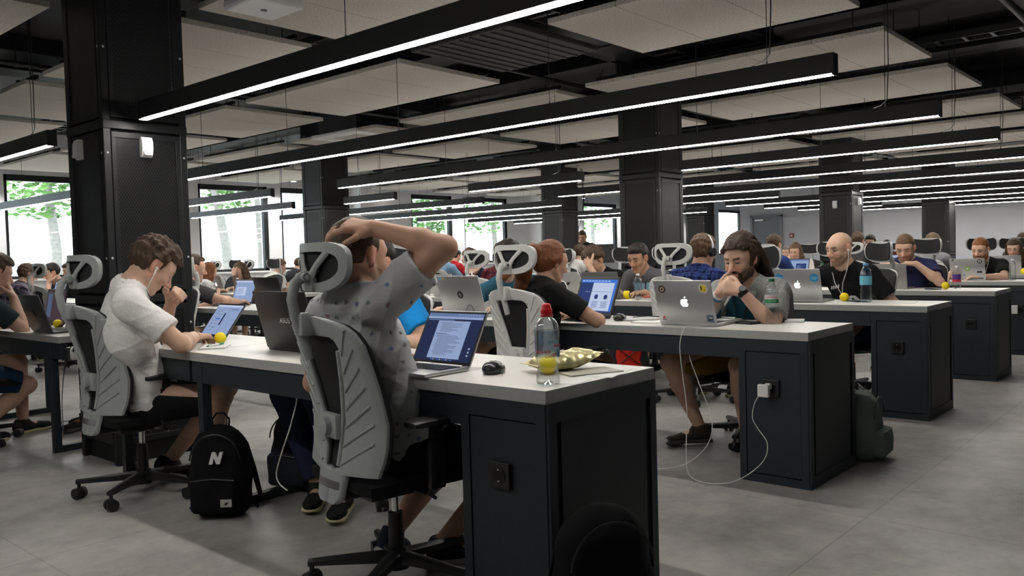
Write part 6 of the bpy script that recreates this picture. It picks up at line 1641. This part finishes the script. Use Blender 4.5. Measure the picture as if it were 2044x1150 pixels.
# ------------------------------------------------------------------ left desk
laptop(2.05, 5.87, 180, 'dark grey laptop at the left edge with an unlit apple logo', .36, .25, 108, M_SPACE, lit=False, z=.735)
laptop(2.42, 6.72, 0, 'laptop with a dim brownish screen behind the dark grey one at the left', .36, .25, 100, M_PLAS, screen=scr_dim, logo=None, z=.735, keys=False)
ball(2.35, 7.10, 'yellow ball near the left edge beside the seated person\'s hand', .032, .735)
ball(2.27, 6.22, 'yellow ball beside the dark hands on the left laptop', .030, .735)
cable('grey cable looping to the floor under the left desk', [(2.30, 6.0, .69), (2.20, 5.9, .55), (2.15, 5.85, .4), (2.10, 5.75, .25), (2.08, 5.70, .10), (2.12, 5.9, .012), (2.3, 6.4, .012), (2.4, 6.6, .012), (2.5, 6.5, .012)], .003, mat('grey_cable', (.25, .25, .25), .6))

# ------------------------------------------------------------------ third desk
hexs = lambda xx, lb: sticker(ngon(.036, 6, PI / 6), K_BLU, xx, .72, [(rect(.05, .004, 0, .006), K_LBL), (rect(.044, .004, 0, -.002), K_LBL), (rect(.03, .004, 0, -.010), K_LBL)], label=lb)
laptop(6.03, 2.47, 180, 'silver laptop with two blue hexagon stickers in front of the bald person', .355, .245, 106, stickers=(hexs(-.37, 'left blue hexagon sticker'), hexs(.37, 'right blue hexagon sticker')))
ball(6.42, 2.285, 'yellow ball in front of the bald person', .033) if False else ball(6.20, 2.205, 'yellow ball in front of the bald person', .032)
bottle(6.14, 2.03, 'tall blue-tinted water bottle with a blue label beside the bald person', .285, .040, 'still', mat('blue_cap', (.10, .30, .60), .4), lambda t, r, h: band(r, h * .44, h * .66, mat('label_cyan', (.16, .50, .68), .5), t), m=M_PETB)
slab_thing('phone', 'dark phone lying right of the bald person\'s yellow ball', 'phone', 6.19, 2.12, .9, (.14, .07, .009), mat('phone_dark', (.03, .04, .06), .2))
slab_thing('paper_sheet', 'white papers beside the laptop of the bald person', 'paper', 6.17, 2.31, .2, (.16, .12, .004), M_PAPER)
bottle(5.965, 3.83, 'clear water bottle in front of the dark-haired person in the printed T-shirt', .225, .033)
t = thing('tape_measure', 'yellow and black tape measure left of the clear bottle', 'tape measure', (6.08, 4.02, DZ), .4)
mb = MB(); mb.cyl((0, -.022, .036), (0, .022, .036), .036, seg=22); part('case', mb, M_YEL, t, 40)
mb = MB(); mb.cyl((0, -.024, .034), (0, .024, .034), .022, seg=20); mb.box((.03, 0, .010), (.04, .03, .018), bev=.004); part('rubber_grip', mb, M_PLAS, t, 40)
slab_thing('book', 'thin book under the bottle-side stack on the third desk', 'book', 6.02, 3.68, .15, (.16, .22, .018), mat('cover_white', (.6, .6, .58), .6), group=None)
slab_thing('book', 'red and white book on top of the stack on the third desk', 'book', 6.03, 3.69, .25, (.14, .20, .016), mat('cover_red', (.45, .10, .07), .5), z=DZ + .019)
slab_thing('paper_sheet', 'white sheet hanging over the third desk edge near the stack of books', 'paper', 5.93, 3.92, .4, (.14, .10, .002), M_PAPER)
bat = sticker([(-.075, .022), (-.04, .018), (-.016, .004), (0, .012), (.016, .004), (.04, .018), (.075, .022), (.05, -.006), (.03, -.010), (0, -.028), (-.03, -.010), (-.05, -.006)], K_BLK, 0, .52, label='wide dark abstract sticker')
laptop(6.02, 4.62, 180, 'pale grey laptop with a wide dark sticker beside the red-haired person\'s face', .34, .24, 106, mat('pale_lid', (.50, .50, .49), .5, .3), logo=None, stickers=(bat,))
laptop(6.00, 4.21, 180, 'dull grey laptop lid in front of the curly-haired person', .38, .235, 104, mat('dull_lid', (.16, .16, .155), .5, .3), logo=None)
java = sticker(rect(.06, .02), mat('print_grey', (.35, .35, .36), .5), .30, .88, [(('java', .018, 0, 0), K_BLK)], label='java lettering')
laptop(5.97, 6.16, 180, 'silver laptop with a lit apple logo in front of the person in navy', .33, .23, 106, stickers=(java,))
slab_thing('magazine', 'white magazine on the third desk before the person in navy', 'magazine', 6.1, 6.6, .1, (.28, .2, .01), M_PAPER)
laptop(6.3, 3.2, 0, 'open laptop in front of the person in the blue checked shirt', .34, .23, 110, M_SPACE, screen=scr_code, logo=None)
# far block, third row
laptop(5.97, 10.62, 180, 'silver laptop with a lit apple logo in front of the person covering the brow', .33, .23, 106)
ball(6.27, 10.45, 'yellow ball beside the person covering the brow', .036)
bottle(5.98, 10.15, 'clear bottle beside the person covering the brow', .21, .032)
bottle(6.2, 10.0, 'further clear bottle beside the yellow ball of the far block', .21, .032)
laptop(6.25, 11.4, 0, 'laptop with a pale blue screen beyond the person covering the brow', .34, .23, 108, M_SPACE, screen=scr_plain, logo=None, keys=False)
laptop(4.16, 11.4, 0, 'laptop with a bright screen of the person in the dark checked shirt', .34, .23, 108, M_ALU, screen=scr_plain, logo=None, keys=False)
laptop(4.05, 12.3, 180, 'laptop of the person resting the face near the leftmost window', .34, .23, 108, M_ALU, keys=False)
laptop(4.2, 9.7, 0, 'phone-like dark laptop standing open beside the person in charcoal', .30, .24, 98, M_PLAS, screen=scr_plain, logo=None, keys=False)

# ------------------------------------------------------------------ fourth and fifth desks
laptop(8.02, 2.44, 180, 'tablet-like laptop with dark bezel and lit apple logo before the person with folded hands', .31, .225, 100, mat('dark_silver', (.30, .29, .28), .45, .6), stickers=(sticker(rect(.10, .012), K_BLK, 0, .05, label='dark strip at the lid foot'),))
ball(8.07, 1.985, 'yellow ball on the fourth desk corner', .033)
bottle(8.22, 1.93, 'clear bottle with a dark blue label on the fourth desk', .205, .034, 'still', M_WHITE, lambda t, r, h: (band(r, h * .30, h * .62, K_PURP, t), band(r * 1.004, h * .30, h * .40, K_RED, t, name='label_stripe')))
slab_thing('phone', 'dark phone left of the fourth desk yellow ball', 'phone', 8.0, 2.07, .9, (.14, .07, .009), mat('phone_dark', (.03, .04, .06), .2))
slab_thing('leaflet', 'printed leaflet at the end of the fourth desk', 'paper', 8.18, 1.72, .1, (.2, .14, .002), M_PAPER)
slab_thing('leaflet', 'printed leaflet at the end of the third desk', 'paper', 6.2, 1.78, .15, (.2, .14, .002), M_PAPER)
laptop(10.0, 2.235, 180, 'white-grey laptop with green round sticker before the ginger-bearded person', .34, .235, 106, stickers=(sticker(ngon(.027, 24), K_LGRN, .0, .52, [(ngon(.014, 16), K_WHT)], label='green round sticker'), sticker(ngon(.024, 20), K_BLK, .36, .86, [(ngon(.015, 16), K_WHT), (ngon(.006, 10), K_BLK)], label='black and white round sticker'), sticker(rect(.048, .02), K_BLK, .34, .36, label='small black label'), sticker(rect(.02, .014), K_BLK, -.4, .94, label='small dark corner sticker'), sticker(ngon(.016, 3, PI / 2), K_BLU, -.10, .22, label='small blue triangle'), sticker(rect(.12, .012), K_BLK, .26, .06, [(('thoughtbot', .012, 0, 0), K_WHT)] if False else [], label='dark lettering strip')), logo=None)
mouse(9.86, 2.42, PI, 'dark mouse under the hand of the ginger-bearded person')
bottle(10.06, 1.83, 'clear water bottle near the right picture edge on the fifth desk', .225, .035)
ball(11.98, 2.06, 'yellow ball at the right picture edge', .034)
t = thing('power_adapter', 'small white adapter plugged into the fifth desk cabinet at the right edge', 'adapter', (9.732, 1.735, .475))
mb = MB(); mb.box((-.034, .012, -.008), (.028, .06, .085), bev=.006); part('adapter_block', mb, M_WHITE, t); mb = MB(); mb.box((-.012, 0, .010), (.024, .03, .03), bev=.005); part('plug_head', mb, M_WHITE, t)
laptop(12.0, 2.25, 180, 'silver laptop in front of the long-haired person at the right edge', .34, .235, 106)
laptop(12.05, 4.98, 0, 'laptop with a blue screen left of the bald person\'s shoulder', .36, .24, 106, M_PLAS, screen=scr_code, logo=None, keys=False)
bottle(12.1, 4.62, 'green small bottle left of the bald person', .17, .032, m=clear_mat('green_bottle_plastic', (.25, .6, .42)), capm=K_GRN)
laptop(14.0, 4.25, 0, 'laptop with a bright screen below the person with sunglasses', .36, .25, 106, M_PLAS, screen=scr_plain, logo=None, keys=False)
# dark monitor on a stand near the far column
t = thing('monitor', 'dark monitor seen from behind beside the far column', 'monitor', (13.78, 9.75, .75), math.radians(205))
mb = MB(); mb.box((0, 0, .40), (.05, .62, .38), bev=.01); part('display_housing', mb, mat('monitor_grey', (.06, .065, .07), .5), t)
mb = MB(); mb.box((-.02, 0, .12), (.04, .06, .22)); mb.box((-.03, 0, .01), (.2, .26, .02), bev=.006); part('stand', mb, M_PLAS, t)

# ------------------------------------------------------------------ bags
M_BAGK = mat('bag_black', (.006, .006, .007), .85, spec=.2, bump=(300, .2))
def backpack(x, y, deg, label, w=.29, h=.42, d=.17, m=None, res=.0075, lean=0.0, logo=None, pocket=True, group=None, wob=.006, grab=True):
    m = m or M_BAGK
    t = thing('backpack', label, 'backpack', (x, y, 0), math.radians(deg), group)   # local +X is the front
    L = lambda z: -lean * z
    P = [bxp((L(.1), 0, h * .30), (d * .55, w * .50, h * .30), .07, k=.06), bxp((L(.25) - .01, 0, h * .56), (d * .46, w * .45, h * .30), .08, k=.06), el((L(.38) - .015, 0, h * .74), (d * .42, w * .37, h * .24), k=.06)]
    soft('bag_body', P, res, m, t, lambda p, dd: np.maximum(dd + wav(p, 26, 5, wob), .002 - p[..., 2]))
    if pocket:
        F = [bxp((d * .50 + L(.1), 0, h * .27), (.045, w * .40, h * .20), .03, k=.04)]
        pk = soft('front_pocket', F, res, m, t, lambda p, dd: np.maximum(dd + wav(p, 30, 9, .004), .004 - p[..., 2]))
        mb = MB(); mb.tube([(d * .5 + .038, -w * .36, h * .43), (d * .5 + .046, 0, h * .455), (d * .5 + .038, w * .36, h * .43)], .0035, 6); part('zip', mb, M_PLAS, pk)
    mb = MB(); mb.tube([(d * .46 + L(.3), w * .42 * math.cos(a), h * .60 + h * .30 * math.sin(a)) for a in [.1 + (PI - .2) * k / 16 for k in range(17)]], .0035, 6); part('main_zip', mb, M_PLAS, t)
    zt = h * .95
    if grab: mb = MB(); mb.tube([(L(.4) - .03, -.035, zt - .03), (L(.4) - .03, -.040, zt + .03), (L(.4) - .03, -.018, zt + .058), (L(.4) - .03, .018, zt + .058), (L(.4) - .03, .040, zt + .03), (L(.4) - .03, .035, zt - .03)], .008, 8, .5); part('grab_handle', mb, m, t, 60)
    for s in (-1, 1):
        mb = MB(); mb.tube([(-d * .38 + L(.4), s * .06, h * .88), (-d * .62, s * .09, h * .72), (-d * .70, s * .12, h * .42), (-d * .62, s * .15, h * .16), (-d * .40, s * w * .52, .03), (-d * .2, s * w * .58, .02)], [.02, .024, .024, .018, .010, .008], 8, .4); part('shoulder_strap', mb, m, t, 60)
    if logo: logo(t, w, h, d)
    return t
def n_logo(t, w, h, d):
    M = Matrix(((0, .0, 1, d * .5 + .006), (1, 0, 0, .01), (0, 1, .0, h * .66), (0, 0, 0, 1)))
    mb = MB(); p = [(-.030, -.027), (-.014, -.027), (-.006, .004), (.004, -.027), (.020, -.027), (.036, .027), (.020, .027), (.012, -.002), (.003, .027), (-.014, .027)]
    mb.prism(p, .012, M); part('letter_n', mb, K_WHT, t)
    mb = MB(); M2 = Matrix(((0, 0, 1, d * .5 + .046), (1, 0, 0, .062), (0, 1, 0, h * .20), (0, 0, 0, 1))); mb.prism(rect(.050, .034), .006, M2); o = part('label_patch', mb, mat('patch_white', (.45, .45, .44), .6), t)
    mb = MB(); mb.prism([(-.010, -.006), (.004, -.006), (.012, .006), (.002, .004), (-.004, .0)], .0072, M2); part('patch_print', mb, K_BLK, o)
bp_ = backpack(1.955, 3.53, 222, 'black backpack with a white letter N on the floor beside the desk leg', .27, .425, .15, logo=n_logo)
backpack(1.92, 1.37, 240, 'black backpack in deep shade against the nearest desk end', .30, .45, .15, pocket=False, grab=False)
backpack(2.44, 3.62, 200, 'dark navy bag under the nearest desk behind the jeans', .28, .42, .17, mat('bag_navy', (.010, .013, .022), .85), pocket=True)
bg_ = backpack(4.62, 1.56, 275, 'grey-green backpack slumped behind the second desk cabinet', .26, .38, .20, mat('bag_sage', (.13, .155, .135), .9, spec=.2, bump=(200, .4)), pocket=True, wob=.014)
def red_front(t, w, h, d):
    P = [bxp((d * .50, 0, h * .48), (.04, w * .30, h * .30), .03, k=.04), el((d * .40, 0, h * .86), (.06, w * .26, h * .07), k=.05)]
    o = soft('red_front_panel', P, .009, mat('bag_red', (.55, .028, .015), .75, spec=.2, bump=(120, .3)), t, lambda p, dd: dd + wav(p, 32, 3, .014))
    mb = MB()
    for a, b in (((-.3, .75), (.3, .45)), ((.3, .75), (-.3, .45)), ((-.3, .45), (.25, .2)), ((.3, .45), (-.25, .2))): mb.tube([(d * .5 + .048, w * a[0], h * a[1]), (d * .5 + .052, w * (a[0] + b[0]) / 2, h * (a[1] + b[1]) / 2), (d * .5 + .048, w * b[0], h * b[1])], .004, 6)
    part('elastic_cord', mb, M_PLAS, o)
backpack(5.62, 3.72, 218, 'red and black backpack on the floor seen under the second desk', .34, .56, .20, mat('bag_black_b', (.012, .012, .014), .85), pocket=False, logo=red_front, res=.009)
